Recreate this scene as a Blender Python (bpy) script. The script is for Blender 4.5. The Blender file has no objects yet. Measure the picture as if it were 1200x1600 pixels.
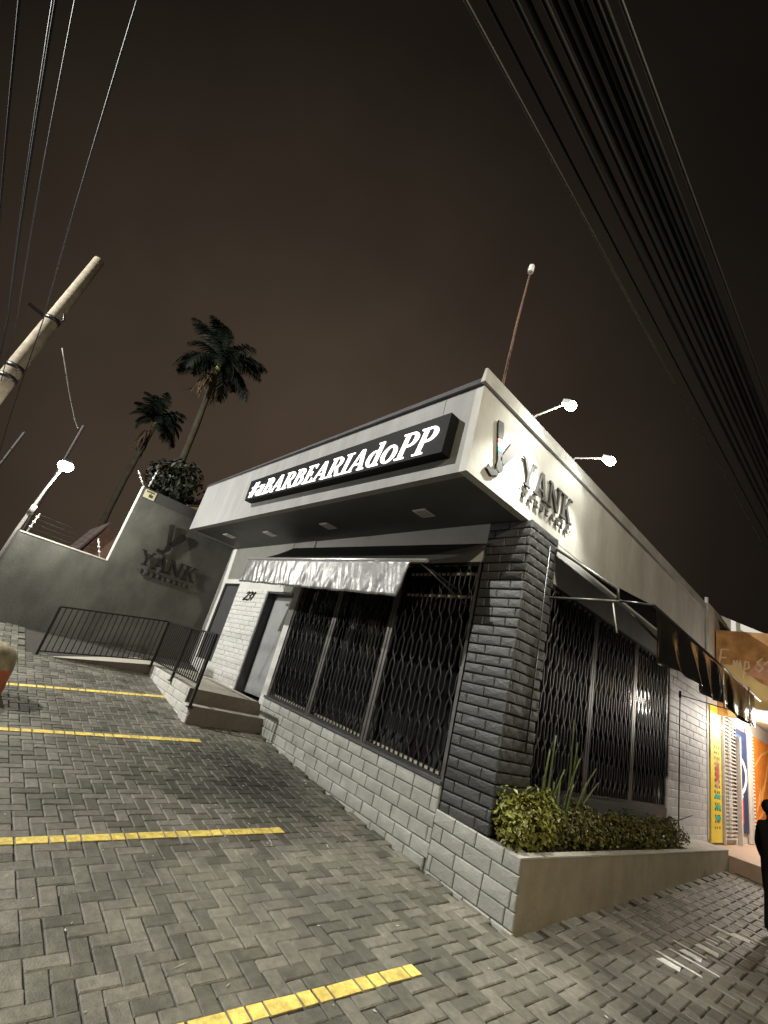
import bpy, bmesh, math, random
from mathutils import Vector, Matrix

random.seed(7)
scene = bpy.context.scene
COL = scene.collection

# ------------------------------------------------------------------ camera
CAM = Vector((3.229, -5.049, 1.730))
RIGHT = Vector((0.675, 0.695, 0.247))
DOWN = Vector((-0.105, 0.422, -0.900))
FWD = Vector((-0.730, 0.582, 0.358))
FPX = 711.478 / 1200.0
cam_data = bpy.data.cameras.new('camera')
cam = bpy.data.objects.new('camera', cam_data)
COL.objects.link(cam)
FWD.normalize()
RIGHT = (RIGHT - FWD * RIGHT.dot(FWD)).normalized()
DOWN = FWD.cross(RIGHT)
cam.matrix_world = Matrix(((RIGHT.x, -DOWN.x, -FWD.x, CAM.x),
                           (RIGHT.y, -DOWN.y, -FWD.y, CAM.y),
                           (RIGHT.z, -DOWN.z, -FWD.z, CAM.z),
                           (0, 0, 0, 1)))
cam_data.sensor_fit = 'HORIZONTAL'
cam_data.sensor_width = 36.0
cam_data.lens = 36.0 * FPX
cam_data.clip_start = 0.05
cam_data.clip_end = 2000
scene.camera = cam

# ------------------------------------------------------------------ light
world = bpy.data.worlds.new('World')
scene.world = world
world.use_nodes = True
wn, wl = world.node_tree.nodes, world.node_tree.links
wn.clear()
w_out = wn.new('ShaderNodeOutputWorld')
w_bg = wn.new('ShaderNodeBackground')
w_tc = wn.new('ShaderNodeTexCoord')
w_sep = wn.new('ShaderNodeSeparateXYZ')
w_dot = wn.new('ShaderNodeVectorMath'); w_dot.operation = 'DOT_PRODUCT'
w_dot.inputs[1].default_value = (-0.852, 0.421, 0.311)          # city glow beyond the roofs
w_ramp = wn.new('ShaderNodeValToRGB')
cr = w_ramp.color_ramp
cr.elements[0].position = 0.0; cr.elements[0].color = (0.0060, 0.0047, 0.0034, 1)
cr.elements[1].position = 1.0; cr.elements[1].color = (0.061, 0.0425, 0.029, 1)
for pos_, c_ in ((0.25, (0.0075, 0.0056, 0.0042)), (0.45, (0.0115, 0.0085, 0.0062)), (0.567, (0.0190, 0.0143, 0.0100)), (0.75, (0.0325, 0.0232, 0.0163)), (0.95, (0.055, 0.039, 0.0272))):
    e = cr.elements.new(pos_); e.color = (*c_, 1)
w_noise = wn.new('ShaderNodeTexNoise')
w_noise.inputs['Scale'].default_value = 2.2
w_noise.inputs['Detail'].default_value = 4
w_mr = wn.new('ShaderNodeMapRange')
w_mr.inputs[1].default_value = 0.3; w_mr.inputs[2].default_value = 0.7
w_mr.inputs[3].default_value = 0.8; w_mr.inputs[4].default_value = 1.2
w_map = wn.new('ShaderNodeMapRange')
w_map.inputs[1].default_value = 0.4; w_map.inputs[2].default_value = 1.0
wl.new(w_tc.outputs['Generated'], w_dot.inputs[0])
wl.new(w_tc.outputs['Generated'], w_noise.inputs['Vector'])
wl.new(w_dot.outputs['Value'], w_map.inputs[0])
wl.new(w_map.outputs[0], w_ramp.inputs['Fac'])
wl.new(w_noise.outputs['Fac'], w_mr.inputs[0])
wl.new(w_mr.outputs[0], w_bg.inputs['Strength'])
wl.new(w_ramp.outputs['Color'], w_bg.inputs['Color'])
wl.new(w_bg.outputs['Background'], w_out.inputs['Surface'])

scene.view_settings.view_transform = 'Standard'
scene.view_settings.look = 'None'
scene.view_settings.gamma = 1.0
scene.view_settings.exposure = 0.0
scene.view_settings.use_curve_mapping = False
scene.cycles.use_denoising = True
scene.cycles.max_bounces = 6
scene.cycles.diffuse_bounces = 3
scene.cycles.glossy_bounces = 3
scene.cycles.sample_clamp_indirect = 4.0

def light(name, kind, loc, energy, color, radius=0.1, aim=None, angle=None, blend=0.5):
    d = bpy.data.lights.new(name, kind)
    d.energy = energy; d.color = color
    d.shadow_soft_size = radius
    o = bpy.data.objects.new(name, d)
    COL.objects.link(o); o.location = loc
    if kind == 'SPOT':
        d.spot_size = math.radians(angle); d.spot_blend = blend
        o.rotation_euler = (Vector(aim) - Vector(loc)).to_track_quat('-Z', 'Y').to_euler()
    return o

LAMP = Vector((-8.55, -4.52, 4.48))
light('street_lamp_light', 'POINT', LAMP + Vector((0.05, 0.02, -0.20)), 400, (1.0, 0.975, 0.88), 0.05)
FL1 = Vector((0.52, -0.24, 5.95))
FL2 = Vector((0.56, 1.02, 5.77))
light('floodlight_light', 'SPOT', FL1 + Vector((-0.045, 0, -0.075)), 1000, (1.0, 0.99, 0.86), 0.06, FL1 + Vector((-0.12, -0.12, -0.9)), 84, 1.0)
light('floodlight_light', 'POINT', FL1 + Vector((-0.03, 0, -0.10)), 24, (1.0, 0.99, 0.86), 0.06)
light('floodlight_light', 'SPOT', FL2 + Vector((-0.045, 0, -0.075)), 500, (1.0, 0.99, 0.86), 0.06, FL2 + Vector((-0.06, 0.0, -0.9)), 84, 1.0)
light('floodlight_light', 'POINT', FL2 + Vector((-0.03, 0, -0.10)), 24, (1.0, 0.99, 0.86), 0.06)
# street lamp on the pavement side, outside the frame to the right
LAMP2 = Vector((6.6, -3.6, 7.8))
light('street_lamp_light', 'POINT', LAMP2 + Vector((0, 0, -0.25)), 1900, (1.0, 0.87, 0.64), 0.12)
# street lamp across the street in front, outside the frame to the left
LAMP3 = Vector((-10.2, -16.0, 13.5))
light('street_lamp_light', 'POINT', LAMP3 + Vector((0, 0, -0.25)), 20000, (1.0, 0.985, 0.915), 0.14)

# ------------------------------------------------------------------ helpers
def gz(x, y):
    x = max(-10.0, min(6.0, x)); y = max(-14.0, min(16.0, y))
    return -0.068 * x + 0.035 * y + 0.007 * x * x

def ray(px, py):
    return FWD + RIGHT * ((px - 600) / 711.478) + DOWN * ((py - 800) / 711.478)

def project(p):
    c = Vector(p) - CAM
    z = c.dot(FWD)
    if z < 0.05: return None
    return (600 + 711.478 * c.dot(RIGHT) / z, 800 + 711.478 * c.dot(DOWN) / z, z)

def tag(o, label=None, cat=None, group=None, kind=None):
    if label: o['label'] = label
    if cat: o['category'] = cat
    if group: o['group'] = group
    if kind: o['kind'] = kind
    return o

def empty(name, loc=(0, 0, 0), label=None, cat=None, group=None):
    o = bpy.data.objects.new(name, None)
    o.empty_display_size = 0.1
    COL.objects.link(o); o.location = loc
    return tag(o, label, cat, group)

def link_mesh(name, me, mat=None, parent=None, loc=None, rot=None, scale=None):
    o = bpy.data.objects.new(name, me)
    COL.objects.link(o)
    if mat is not None and len(me.materials) == 0: me.materials.append(mat)
    if parent is not None:
        o.parent = parent
        # parents are unrotated and unscaled: store positions in world terms
        base = world_loc(parent)
        o.location = (Vector(loc) if loc is not None else Vector((0, 0, 0))) - base
    elif loc is not None: o.location = loc
    if rot is not None: o.rotation_euler = rot
    if scale is not None: o.scale = scale
    return o

def world_loc(o):
    v = Vector(o.location)
    while o.parent is not None:
        o = o.parent; v += Vector(o.location)
    return v

class MB:
    """collects primitives in world coordinates"""
    def __init__(self): self.v = []; self.f = []; self.smooth = []
    def add(self, vs, fs, smooth=False):
        n = len(self.v)
        self.v += [tuple(p) for p in vs]
        self.f += [tuple(i + n for i in f) for f in fs]
        self.smooth += [smooth] * len(fs)
    def box(self, a, b):
        x0, y0, z0 = [min(a[i], b[i]) for i in range(3)]; x1, y1, z1 = [max(a[i], b[i]) for i in range(3)]
        self.add([(x0, y0, z0), (x1, y0, z0), (x1, y1, z0), (x0, y1, z0), (x0, y0, z1), (x1, y0, z1), (x1, y1, z1), (x0, y1, z1)],
                 [(0, 3, 2, 1), (4, 5, 6, 7), (0, 1, 5, 4), (1, 2, 6, 5), (2, 3, 7, 6), (3, 0, 4, 7)])
    def hexa(self, c):
        """eight corners: bottom ring then top ring"""
        self.add(c, [(0, 3, 2, 1), (4, 5, 6, 7), (0, 1, 5, 4), (1, 2, 6, 5), (2, 3, 7, 6), (3, 0, 4, 7)])
    def bar(self, p, q, w, h=None, up=(0, 0, 1)):
        h = h or w
        p, q = Vector(p), Vector(q); d = (q - p).normalized(); up = Vector(up)
        if abs(d.dot(up)) > 0.98: up = Vector((0, 1, 0))
        s = d.cross(up).normalized(); u = s.cross(d)
        c = []
        for b in (p, q):
            c += [b - s * w / 2 - u * h / 2, b + s * w / 2 - u * h / 2, b + s * w / 2 + u * h / 2, b - s * w / 2 + u * h / 2]
        self.hexa(c)
    def tube(self, pts, r, seg=8, cap=True, smooth=True):
        pts = [Vector(p) for p in pts]; n = len(pts)
        rs = r if isinstance(r, (list, tuple)) else [r] * n
        vs = []; ref = None
        for i, p in enumerate(pts):
            d = (pts[min(i + 1, n - 1)] - pts[max(i - 1, 0)]).normalized()
            if ref is None:
                ref = Vector((0, 0, 1)) if abs(d.z) < 0.9 else Vector((1, 0, 0))
            s = d.cross(ref).normalized(); u = s.cross(d).normalized(); ref = u
            for k in range(seg):
                a = 2 * math.pi * k / seg
                vs.append(p + (s * math.cos(a) + u * math.sin(a)) * rs[i])
        fs = []
        for i in range(n - 1):
            for k in range(seg):
                fs.append((i * seg + k, i * seg + (k + 1) % seg, (i + 1) * seg + (k + 1) % seg, (i + 1) * seg + k))
        self.add(vs, fs, smooth)
        if cap:
            m = len(self.v) - len(vs)
            self.f.append(tuple(m + k for k in reversed(range(seg)))); self.smooth.append(False)
            self.f.append(tuple(m + (n - 1) * seg + k for k in range(seg))); self.smooth.append(False)
    def sphere(self, c, r, nu=10, nv=7, scale=(1, 1, 1)):
        c = Vector(c); vs = []; fs = []
        for j in range(nv + 1):
            t = math.pi * j / nv
            for i in range(nu):
                a = 2 * math.pi * i / nu
                vs.append(c + Vector((r * scale[0] * math.sin(t) * math.cos(a), r * scale[1] * math.sin(t) * math.sin(a), r * scale[2] * math.cos(t))))
        for j in range(nv):
            for i in range(nu):
                fs.append((j * nu + i, (j + 1) * nu + i, (j + 1) * nu + (i + 1) % nu, j * nu + (i + 1) % nu))
        self.add(vs, fs, True)
    def poly_prism(self, pts2, frame, d0, d1):
        """2D polygon extruded from depth d0 to d1 in a frame (origin, u, v, n)"""
        o, u, v, n = frame
        k = len(pts2)
        area = sum(pts2[i][0] * pts2[(i + 1) % k][1] - pts2[(i + 1) % k][0] * pts2[i][1] for i in range(k))
        if area < 0: pts2 = list(reversed(pts2))
        vs = [o + u * a + v * b + n * d0 for a, b in pts2] + [o + u * a + v * b + n * d1 for a, b in pts2]
        fs = [tuple(reversed(range(k))), tuple(range(k, 2 * k))] + [(i, (i + 1) % k, k + (i + 1) % k, k + i) for i in range(k)]
        self.add(vs, fs)
    def mesh(self, name, origin=(0, 0, 0), dedupe=False):
        me = bpy.data.meshes.new(name)
        o = Vector(origin)
        me.from_pydata([tuple(Vector(p) - o) for p in self.v], [], self.f)
        me.polygons.foreach_set('use_smooth', self.smooth)
        if dedupe or any(self.smooth):
            bm = bmesh.new(); bm.from_mesh(me)
            if dedupe: bmesh.ops.remove_doubles(bm, verts=bm.verts, dist=1e-5)
            bmesh.ops.recalc_face_normals(bm, faces=bm.faces)
            bm.to_mesh(me); bm.free()
        me.update()
        return me
    def build(self, name, mat, parent=None, origin=None, label=None, cat=None, group=None, kind=None, dedupe=False):
        if origin is None:
            xs = [p[0] for p in self.v]; ys = [p[1] for p in self.v]; zs = [p[2] for p in self.v]
            origin = ((min(xs) + max(xs)) / 2, (min(ys) + max(ys)) / 2, min(zs))
        me = self.mesh(name, origin, dedupe)
        o = link_mesh(name, me, mat, parent, origin)
        return tag(o, label, cat, group, kind)

def copy_tree(o, parent=None, loc=None):
    c = o.copy(); COL.objects.link(c)
    if parent is not None: c.parent = parent
    if loc is not None: c.location = loc
    for ch in list(o.children): copy_tree(ch, c)
    return c

# ------------------------------------------------------------------ materials
def mat(name, col, rough=0.7, var=0.12, nscale=6.0, bump=0.0, bscale=40.0, metal=0.0, spec=0.4,
        emit=None, estr=0.0, coat=0.0, col2=None, stain=0.0, stain_scale=1.3, piece=0.0, detail=5, streak=0.0):
    m = bpy.data.materials.new(name); m.use_nodes = True
    n, l = m.node_tree.nodes, m.node_tree.links
    p = n['Principled BSDF']
    p.inputs['Roughness'].default_value = rough
    p.inputs['Metallic'].default_value = metal
    p.inputs['Specular IOR Level'].default_value = spec
    p.inputs['Coat Weight'].default_value = coat
    tc = n.new('ShaderNodeTexCoord')
    geo = n.new('ShaderNodeNewGeometry')
    oi = n.new('ShaderNodeObjectInfo')
    addv = n.new('ShaderNodeVectorMath'); addv.operation = 'ADD'
    l.new(geo.outputs['Position'], addv.inputs[0])
    rnd = n.new('ShaderNodeMath'); rnd.operation = 'ADD'
    l.new(oi.outputs['Random'], rnd.inputs[0]); l.new(geo.outputs['Random Per Island'], rnd.inputs[1])
    fr = n.new('ShaderNodeMath'); fr.operation = 'FRACT'; l.new(rnd.outputs[0], fr.inputs[0])
    noise = n.new('ShaderNodeTexNoise'); noise.inputs['Scale'].default_value = nscale; noise.inputs['Detail'].default_value = detail
    l.new(addv.outputs[0], noise.inputs['Vector'])
    mr = n.new('ShaderNodeMapRange')
    mr.inputs[1].default_value = 0.25; mr.inputs[2].default_value = 0.75
    mr.inputs[3].default_value = 1 - var; mr.inputs[4].default_value = 1 + var
    l.new(noise.outputs['Fac'], mr.inputs[0])
    val = mr.outputs[0]
    if piece > 0:
        pm = n.new('ShaderNodeMapRange')
        pm.inputs[3].default_value = 1 - piece; pm.inputs[4].default_value = 1 + piece
        l.new(fr.outputs[0], pm.inputs[0])
        mu = n.new('ShaderNodeMath'); mu.operation = 'MULTIPLY'
        l.new(val, mu.inputs[0]); l.new(pm.outputs[0], mu.inputs[1]); val = mu.outputs[0]
    if stain > 0:
        sn = n.new('ShaderNodeTexNoise'); sn.inputs['Scale'].default_value = stain_scale; sn.inputs['Detail'].default_value = 6
        sn.inputs['Roughness'].default_value = 0.65
        vec = geo.outputs['Position']
        if streak > 0:
            mp = n.new('ShaderNodeMapping'); mp.inputs['Scale'].default_value = (1, 1, 1 - streak)
            l.new(vec, mp.inputs['Vector']); vec = mp.outputs[0]
        l.new(vec, sn.inputs['Vector'])
        sr = n.new('ShaderNodeMapRange')
        sr.inputs[1].default_value = 0.38; sr.inputs[2].default_value = 0.62
        sr.inputs[3].default_value = 1 - stain; sr.inputs[4].default_value = 1.0
        l.new(sn.outputs['Fac'], sr.inputs[0])
        mu = n.new('ShaderNodeMath'); mu.operation = 'MULTIPLY'
        l.new(val, mu.inputs[0]); l.new(sr.outputs[0], mu.inputs[1]); val = mu.outputs[0]
    base = n.new('ShaderNodeMix'); base.data_type = 'RGBA'
    base.inputs[6].default_value = (*col, 1); base.inputs[7].default_value = (*(col2 or col), 1)
    if col2: l.new(fr.outputs[0] if piece > 0 else noise.outputs['Fac'], base.inputs[0])
    else: base.inputs[0].default_value = 0
    vm = n.new('ShaderNodeVectorMath'); vm.operation = 'SCALE'
    l.new(base.outputs[2], vm.inputs[0]); l.new(val, vm.inputs['Scale'])
    l.new(vm.outputs[0], p.inputs['Base Color'])
    if bump > 0:
        bn = n.new('ShaderNodeTexNoise'); bn.inputs['Scale'].default_value = bscale; bn.inputs['Detail'].default_value = 4
        l.new(addv.outputs[0], bn.inputs['Vector'])
        b = n.new('ShaderNodeBump'); b.inputs['Strength'].default_value = bump; b.inputs['Distance'].default_value = 0.02
        l.new(bn.outputs['Fac'], b.inputs['Height']); l.new(b.outputs[0], p.inputs['Normal'])
    if emit:
        p.inputs['Emission Color'].default_value = (*emit, 1); p.inputs['Emission Strength'].default_value = estr
    return m

M = {}
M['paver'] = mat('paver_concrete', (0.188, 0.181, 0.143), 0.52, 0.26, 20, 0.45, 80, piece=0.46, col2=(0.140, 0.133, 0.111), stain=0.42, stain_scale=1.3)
def darken_patch(m, centre, radii, strength):
    # darkens the paver colour over an oval blotch with an uneven outline
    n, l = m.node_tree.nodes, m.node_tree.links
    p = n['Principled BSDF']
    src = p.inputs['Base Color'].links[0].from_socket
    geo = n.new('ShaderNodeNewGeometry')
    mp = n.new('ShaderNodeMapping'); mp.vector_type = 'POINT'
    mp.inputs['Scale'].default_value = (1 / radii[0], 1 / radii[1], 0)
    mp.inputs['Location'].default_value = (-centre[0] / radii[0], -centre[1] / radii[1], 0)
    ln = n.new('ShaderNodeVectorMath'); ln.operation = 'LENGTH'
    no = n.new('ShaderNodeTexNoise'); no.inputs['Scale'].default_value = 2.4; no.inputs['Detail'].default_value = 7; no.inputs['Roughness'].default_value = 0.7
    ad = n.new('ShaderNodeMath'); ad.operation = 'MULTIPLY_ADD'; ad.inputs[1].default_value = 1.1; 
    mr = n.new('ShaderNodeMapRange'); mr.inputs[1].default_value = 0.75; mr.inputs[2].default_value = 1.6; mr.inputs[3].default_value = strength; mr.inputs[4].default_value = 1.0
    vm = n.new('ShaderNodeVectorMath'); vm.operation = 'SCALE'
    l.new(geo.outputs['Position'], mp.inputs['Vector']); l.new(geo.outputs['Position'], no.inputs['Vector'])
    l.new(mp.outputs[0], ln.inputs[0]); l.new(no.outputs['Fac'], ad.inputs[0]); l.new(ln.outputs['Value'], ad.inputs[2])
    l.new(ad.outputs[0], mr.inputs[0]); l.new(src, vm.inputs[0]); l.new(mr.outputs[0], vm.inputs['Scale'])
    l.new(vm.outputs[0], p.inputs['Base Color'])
darken_patch(M['paver'], (-3.0, -1.0), (1.5, 1.55), 0.22)  # stained band by the low wall, with shade beside the flood-lit pool painted in
darken_patch(M['paver'], (1.9, 0.2), (1.0, 1.6), 0.55)  # milder darkened oval on the footway
M['joint'] = mat('joint_sand', (0.04, 0.036, 0.03), 0.95, 0.3, 30, 0.3, 120)
M['paint_yellow'] = mat('yellow_road_paint', (0.88, 0.68, 0.17), 0.55, 0.16, 30, 0.4, 90, stain=0.38, stain_scale=14, piece=0.12)
M['paint_white'] = mat('white_road_paint', (0.85, 0.85, 0.83), 0.6, 0.2, 30, 0.3, 90, stain=0.25, stain_scale=16)
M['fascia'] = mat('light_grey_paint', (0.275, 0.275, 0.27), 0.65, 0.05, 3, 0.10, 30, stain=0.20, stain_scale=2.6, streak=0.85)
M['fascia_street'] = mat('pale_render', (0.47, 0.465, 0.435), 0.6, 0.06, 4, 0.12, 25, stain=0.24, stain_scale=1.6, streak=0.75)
M['cap_dark'] = mat('grey_sheet_metal', (0.13, 0.13, 0.14), 0.5, 0.15, 5, 0.1, 30, metal=0.3, stain=0.2)
M['cap_pale'] = mat('pale_sheet_metal', (0.42, 0.42, 0.40), 0.5, 0.12, 5, 0.08, 30, stain=0.25)
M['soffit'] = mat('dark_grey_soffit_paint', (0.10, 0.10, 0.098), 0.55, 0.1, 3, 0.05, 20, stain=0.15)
M['white_wall'] = mat('white_wall_paint', (0.50, 0.495, 0.475), 0.65, 0.05, 5, 0.12, 40, stain=0.10, streak=0.5)
M['white_brick'] = mat('white_painted_brick', (0.50, 0.495, 0.475), 0.65, 0.06, 12, 0.3, 60, piece=0.05)
M['lilac_brick'] = mat('pale_grey_painted_brick', (0.56, 0.56, 0.57), 0.6, 0.06, 12, 0.3, 60, piece=0.05)
M['grey_block'] = mat('grey_painted_block', (0.36, 0.36, 0.335), 0.6, 0.09, 9, 0.35, 45, piece=0.10, stain=0.16, stain_scale=3)
M['dark_brick'] = mat('dark_grey_painted_brick', (0.060, 0.061, 0.061), 0.5, 0.12, 9, 0.4, 45, piece=0.12, stain=0.2, stain_scale=2.5)
M['grey_mortar'] = mat('grey_mortar', (0.27, 0.27, 0.25), 0.9, 0.1, 20)
M['dark_mortar'] = mat('dark_mortar', (0.06, 0.06, 0.06), 0.9, 0.1, 20)
M['door'] = mat('grey_door_paint', (0.25, 0.253, 0.256), 0.5, 0.05, 4, 0.05, 25, stain=0.12)
M['panel'] = mat('charcoal_panel', (0.05, 0.05, 0.052), 0.45, 0.1, 6)
M['steel_black'] = mat('black_painted_steel', (0.025, 0.025, 0.026), 0.35, 0.15, 15, 0.05, 60, spec=0.6)
M['grille_bar'] = mat('black_gloss_grille_paint', (0.007, 0.007, 0.0075), 0.45, 0.15, 15, spec=0.5)
M['frame_steel'] = mat('bare_steel_frame', (0.13, 0.125, 0.12), 0.4, 0.15, 12, metal=0.5)
M['rail'] = mat('black_railing_paint', (0.018, 0.018, 0.018), 0.4, 0.1, 10)
M['glass'] = mat('dark_window_glass', (0.006, 0.006, 0.007), 0.07, 0.1, 3, 0.05, 6, spec=0.6)
M['pale_strip'] = mat('pale_timber_strip', (0.50, 0.47, 0.38), 0.6, 0.1, 10)
M['chrome'] = mat('chrome', (0.7, 0.7, 0.68), 0.2, 0.05, 10, metal=1.0)
M['tarp'] = mat('silver_grey_tarpaulin', (0.22, 0.22, 0.22), 0.36, 0.2, 14, 0.22, 12, spec=0.8, coat=0.25, metal=0.55)
M['tarp_dark'] = mat('black_tarpaulin', (0.013, 0.013, 0.012), 0.18, 0.2, 7, 0.35, 6, spec=0.8, coat=0.5)
M['cover'] = mat('black_awning_cloth', (0.012, 0.012, 0.012), 0.8, 0.2, 7, 0.2, 20, spec=0.2)
M['alu'] = mat('aluminium_tube', (0.6, 0.6, 0.58), 0.35, 0.08, 10, metal=0.8)
M['render_grey'] = mat('grey_wall_render', (0.125, 0.123, 0.110), 0.85, 0.16, 1.6, 0.4, 30, stain=0.34, stain_scale=1.5, streak=0.5)
M['render_dark'] = mat('dark_wall_band', (0.075, 0.07, 0.07), 0.85, 0.1, 5, 0.2, 35)
M['coping'] = mat('pale_coping', (0.55, 0.54, 0.50), 0.7, 0.1, 10)
M['beige'] = mat('beige_planter_render', (0.315, 0.272, 0.195), 0.85, 0.12, 5, 0.2, 30, stain=0.16, stain_scale=1.8, streak=0.6)
M['rim'] = mat('pale_planter_rim', (0.48, 0.46, 0.41), 0.75, 0.12, 14, 0.2, 40, stain=0.2)
M['soil'] = mat('dark_soil', (0.035, 0.026, 0.018), 0.95, 0.4, 30, 0.8, 40)
M['step'] = mat('brown_step_concrete', (0.155, 0.135, 0.118), 0.8, 0.12, 12, 0.3, 60, stain=0.2)
M['porch_top'] = mat('terrazzo_porch', (0.34, 0.32, 0.27), 0.7, 0.25, 60, 0.2, 100)
M['white_block'] = mat('pale_grey_painted_block', (0.50, 0.49, 0.45), 0.65, 0.07, 9, 0.3, 50, piece=0.07, stain=0.12, stain_scale=3)
M['concrete'] = mat('weathered_concrete', (0.30, 0.255, 0.19), 0.85, 0.15, 8, 0.35, 40, stain=0.3, stain_scale=2)
M['sign_black'] = mat('black_sign_face', (0.006, 0.006, 0.006), 0.6, 0.1, 5, spec=0.1)
M['letter_lit'] = mat('lit_white_letter', (0.8, 0.8, 0.8), 0.5, 0.0, 5, emit=(1.0, 0.98, 0.95), estr=2.2)
M['letter_grey'] = mat('grey_metal_letter', (0.05, 0.048, 0.049), 0.6, 0.08, 10, spec=0.25)
M['letter_black'] = mat('black_letter', (0.010, 0.010, 0.010), 0.35, 0.05, 10)
M['red'] = mat('red_stripe', (0.65, 0.06, 0.05), 0.45, 0.05)
M['teal'] = mat('teal_stripe', (0.02, 0.42, 0.36), 0.45, 0.05)
M['white'] = mat('white_stripe', (0.8, 0.8, 0.78), 0.45, 0.03)
M['lamp_glow'] = mat('lit_lamp_lens', (0.9, 0.9, 0.9), 0.4, 0.0, emit=(1.0, 0.95, 0.84), estr=60)
M['flood_glow'] = mat('lit_flood_lens', (0.9, 0.9, 0.9), 0.4, 0.0, emit=(1.0, 0.97, 0.85), estr=75)
M['tube_glow'] = mat('lit_fluorescent_tube', (0.9, 0.9, 0.9), 0.4, 0.0, emit=(1.0, 0.98, 0.93), estr=26)
M['lamp_body'] = mat('grey_lamp_housing', (0.3, 0.3, 0.3), 0.4, 0.1, 10, metal=0.5)
M['galv'] = mat('galvanised_pole', (0.42, 0.41, 0.38), 0.45, 0.12, 10, metal=0.5)
M['cable'] = mat('black_cable', (0.005, 0.005, 0.005), 0.75, 0.2, 5, spec=0.12)
M['cable_grey'] = mat('grey_cable', (0.022, 0.019, 0.018), 0.6, 0.3, 5, spec=0.2)
M['palm_leaf'] = mat('palm_frond_green', (0.009, 0.013, 0.007), 0.6, 0.3, 3, piece=0.3)
M['palm_trunk'] = mat('palm_bark', (0.055, 0.046, 0.03), 0.9, 0.35, 3, 0.4, 20)
M['dead_leaf'] = mat('dead_palm_leaf', (0.12, 0.075, 0.04), 0.8, 0.3, 5)
M['tree_leaf'] = mat('dark_tree_leaf', (0.010, 0.013, 0.005), 0.6, 0.3, 3, piece=0.5)
M['bark'] = mat('tree_bark', (0.09, 0.07, 0.05), 0.9, 0.25, 8, 0.4, 20)
M['shrub_bright'] = mat('yellow_green_leaf', (0.23, 0.215, 0.030), 0.4, 0.25, 6, piece=0.55, col2=(0.11, 0.125, 0.022), spec=0.5)
M['shrub_dark'] = mat('dark_hedge_leaf', (0.085, 0.095, 0.02), 0.5, 0.25, 6, piece=0.5, col2=(0.12, 0.105, 0.028))
M['blade'] = mat('long_green_blade', (0.15, 0.19, 0.08), 0.45, 0.25, 12, piece=0.3)
M['yellow'] = mat('yellow_board', (0.75, 0.58, 0.05), 0.5, 0.06, 4)
M['brown_banner'] = mat('rust_brown_banner', (0.36, 0.155, 0.045), 0.6, 0.3, 5, 0.1, 12, col2=(0.46, 0.25, 0.09))
M['cream_glow'] = mat('cream_banner_glow', (0.62, 0.46, 0.20), 0.6, 0.12, 4)
M['pink_brown'] = mat('pink_brown_print', (0.50, 0.26, 0.16), 0.6, 0.2, 6)
M['ink_brown'] = mat('pale_brown_print', (0.62, 0.46, 0.28), 0.6, 0.1, 6)
M['orange'] = mat('orange_panel', (0.72, 0.20, 0.03), 0.5, 0.16, 4, col2=(0.80, 0.28, 0.04))
M['orange_ink'] = mat('pale_orange_print', (0.85, 0.45, 0.15), 0.5, 0.08, 6)
M['lattice'] = mat('pale_gate_paint', (0.55, 0.52, 0.48), 0.5, 0.08, 8)
M['navy'] = mat('navy_poster', (0.035, 0.045, 0.10), 0.45, 0.2, 4)
M['blue'] = mat('blue_print', (0.05, 0.13, 0.36), 0.45, 0.1, 4)
M['ink_red'] = mat('red_print', (0.60, 0.09, 0.05), 0.5, 0.1, 6)
M['ink_dark'] = mat('dark_print', (0.10, 0.08, 0.03), 0.5, 0.1, 6)
M['plaque'] = mat('pale_yellow_plaque', (0.62, 0.60, 0.40), 0.5, 0.06, 6)
M['tan_wall'] = mat('tan_house_wall', (0.42, 0.27, 0.10), 0.8, 0.1, 5)
M['brick_house'] = mat('reddish_house_wall', (0.17, 0.10, 0.075), 0.85, 0.2, 6)
M['roof_tile'] = mat('dark_roof_tile', (0.07, 0.05, 0.045), 0.85, 0.2, 8)
M['cloth_black'] = mat('black_clothing', (0.010, 0.010, 0.012), 0.85, 0.3, 12, 0.9, 9)
M['skin'] = mat('skin', (0.20, 0.12, 0.085), 0.6, 0.08, 20)
M['hair'] = mat('black_hair', (0.006, 0.005, 0.005), 0.6, 0.1, 20)
M['rust_stone'] = mat('weathered_painted_stone', (0.30, 0.25, 0.16), 0.85, 0.3, 9, 0.5, 18, stain=0.3, stain_scale=5)
M['rust_red'] = mat('worn_red_paint', (0.36, 0.10, 0.045), 0.8, 0.35, 9, 0.4, 18)
M['asphalt'] = mat('asphalt', (0.05, 0.048, 0.045), 0.9, 0.2, 30, 0.4, 90)
M['shop_floor'] = mat('pinkish_floor_tile', (0.45, 0.33, 0.26), 0.5, 0.1, 6)
M['shop_wall'] = mat('cream_shop_wall', (0.55, 0.48, 0.40), 0.7, 0.08, 5)
M['dark_room'] = mat('dark_interior', (0.03, 0.028, 0.026), 0.9, 0.2, 5)

# ------------------------------------------------------------------ ground
g = MB()
xs = [-90, -40, -20, -12] + [-10 + 0.8 * i for i in range(21)] + [7, 9, 14, 30, 90]
ys = [-90, -40, -20, -14] + [-12 + 1.0 * i for i in range(29)] + [20, 30, 50, 90]
vs = [(x, y, gz(x, y) - 0.034) for y in ys for x in xs]
nx = len(xs)
fs = [(j * nx + i, j * nx + i + 1, (j + 1) * nx + i + 1, (j + 1) * nx + i) for j in range(len(ys) - 1) for i in range(nx - 1)]
g.add(vs, fs)
ground = g.build('ground', M['joint'], origin=(0, 0, 0), kind='structure')

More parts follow.
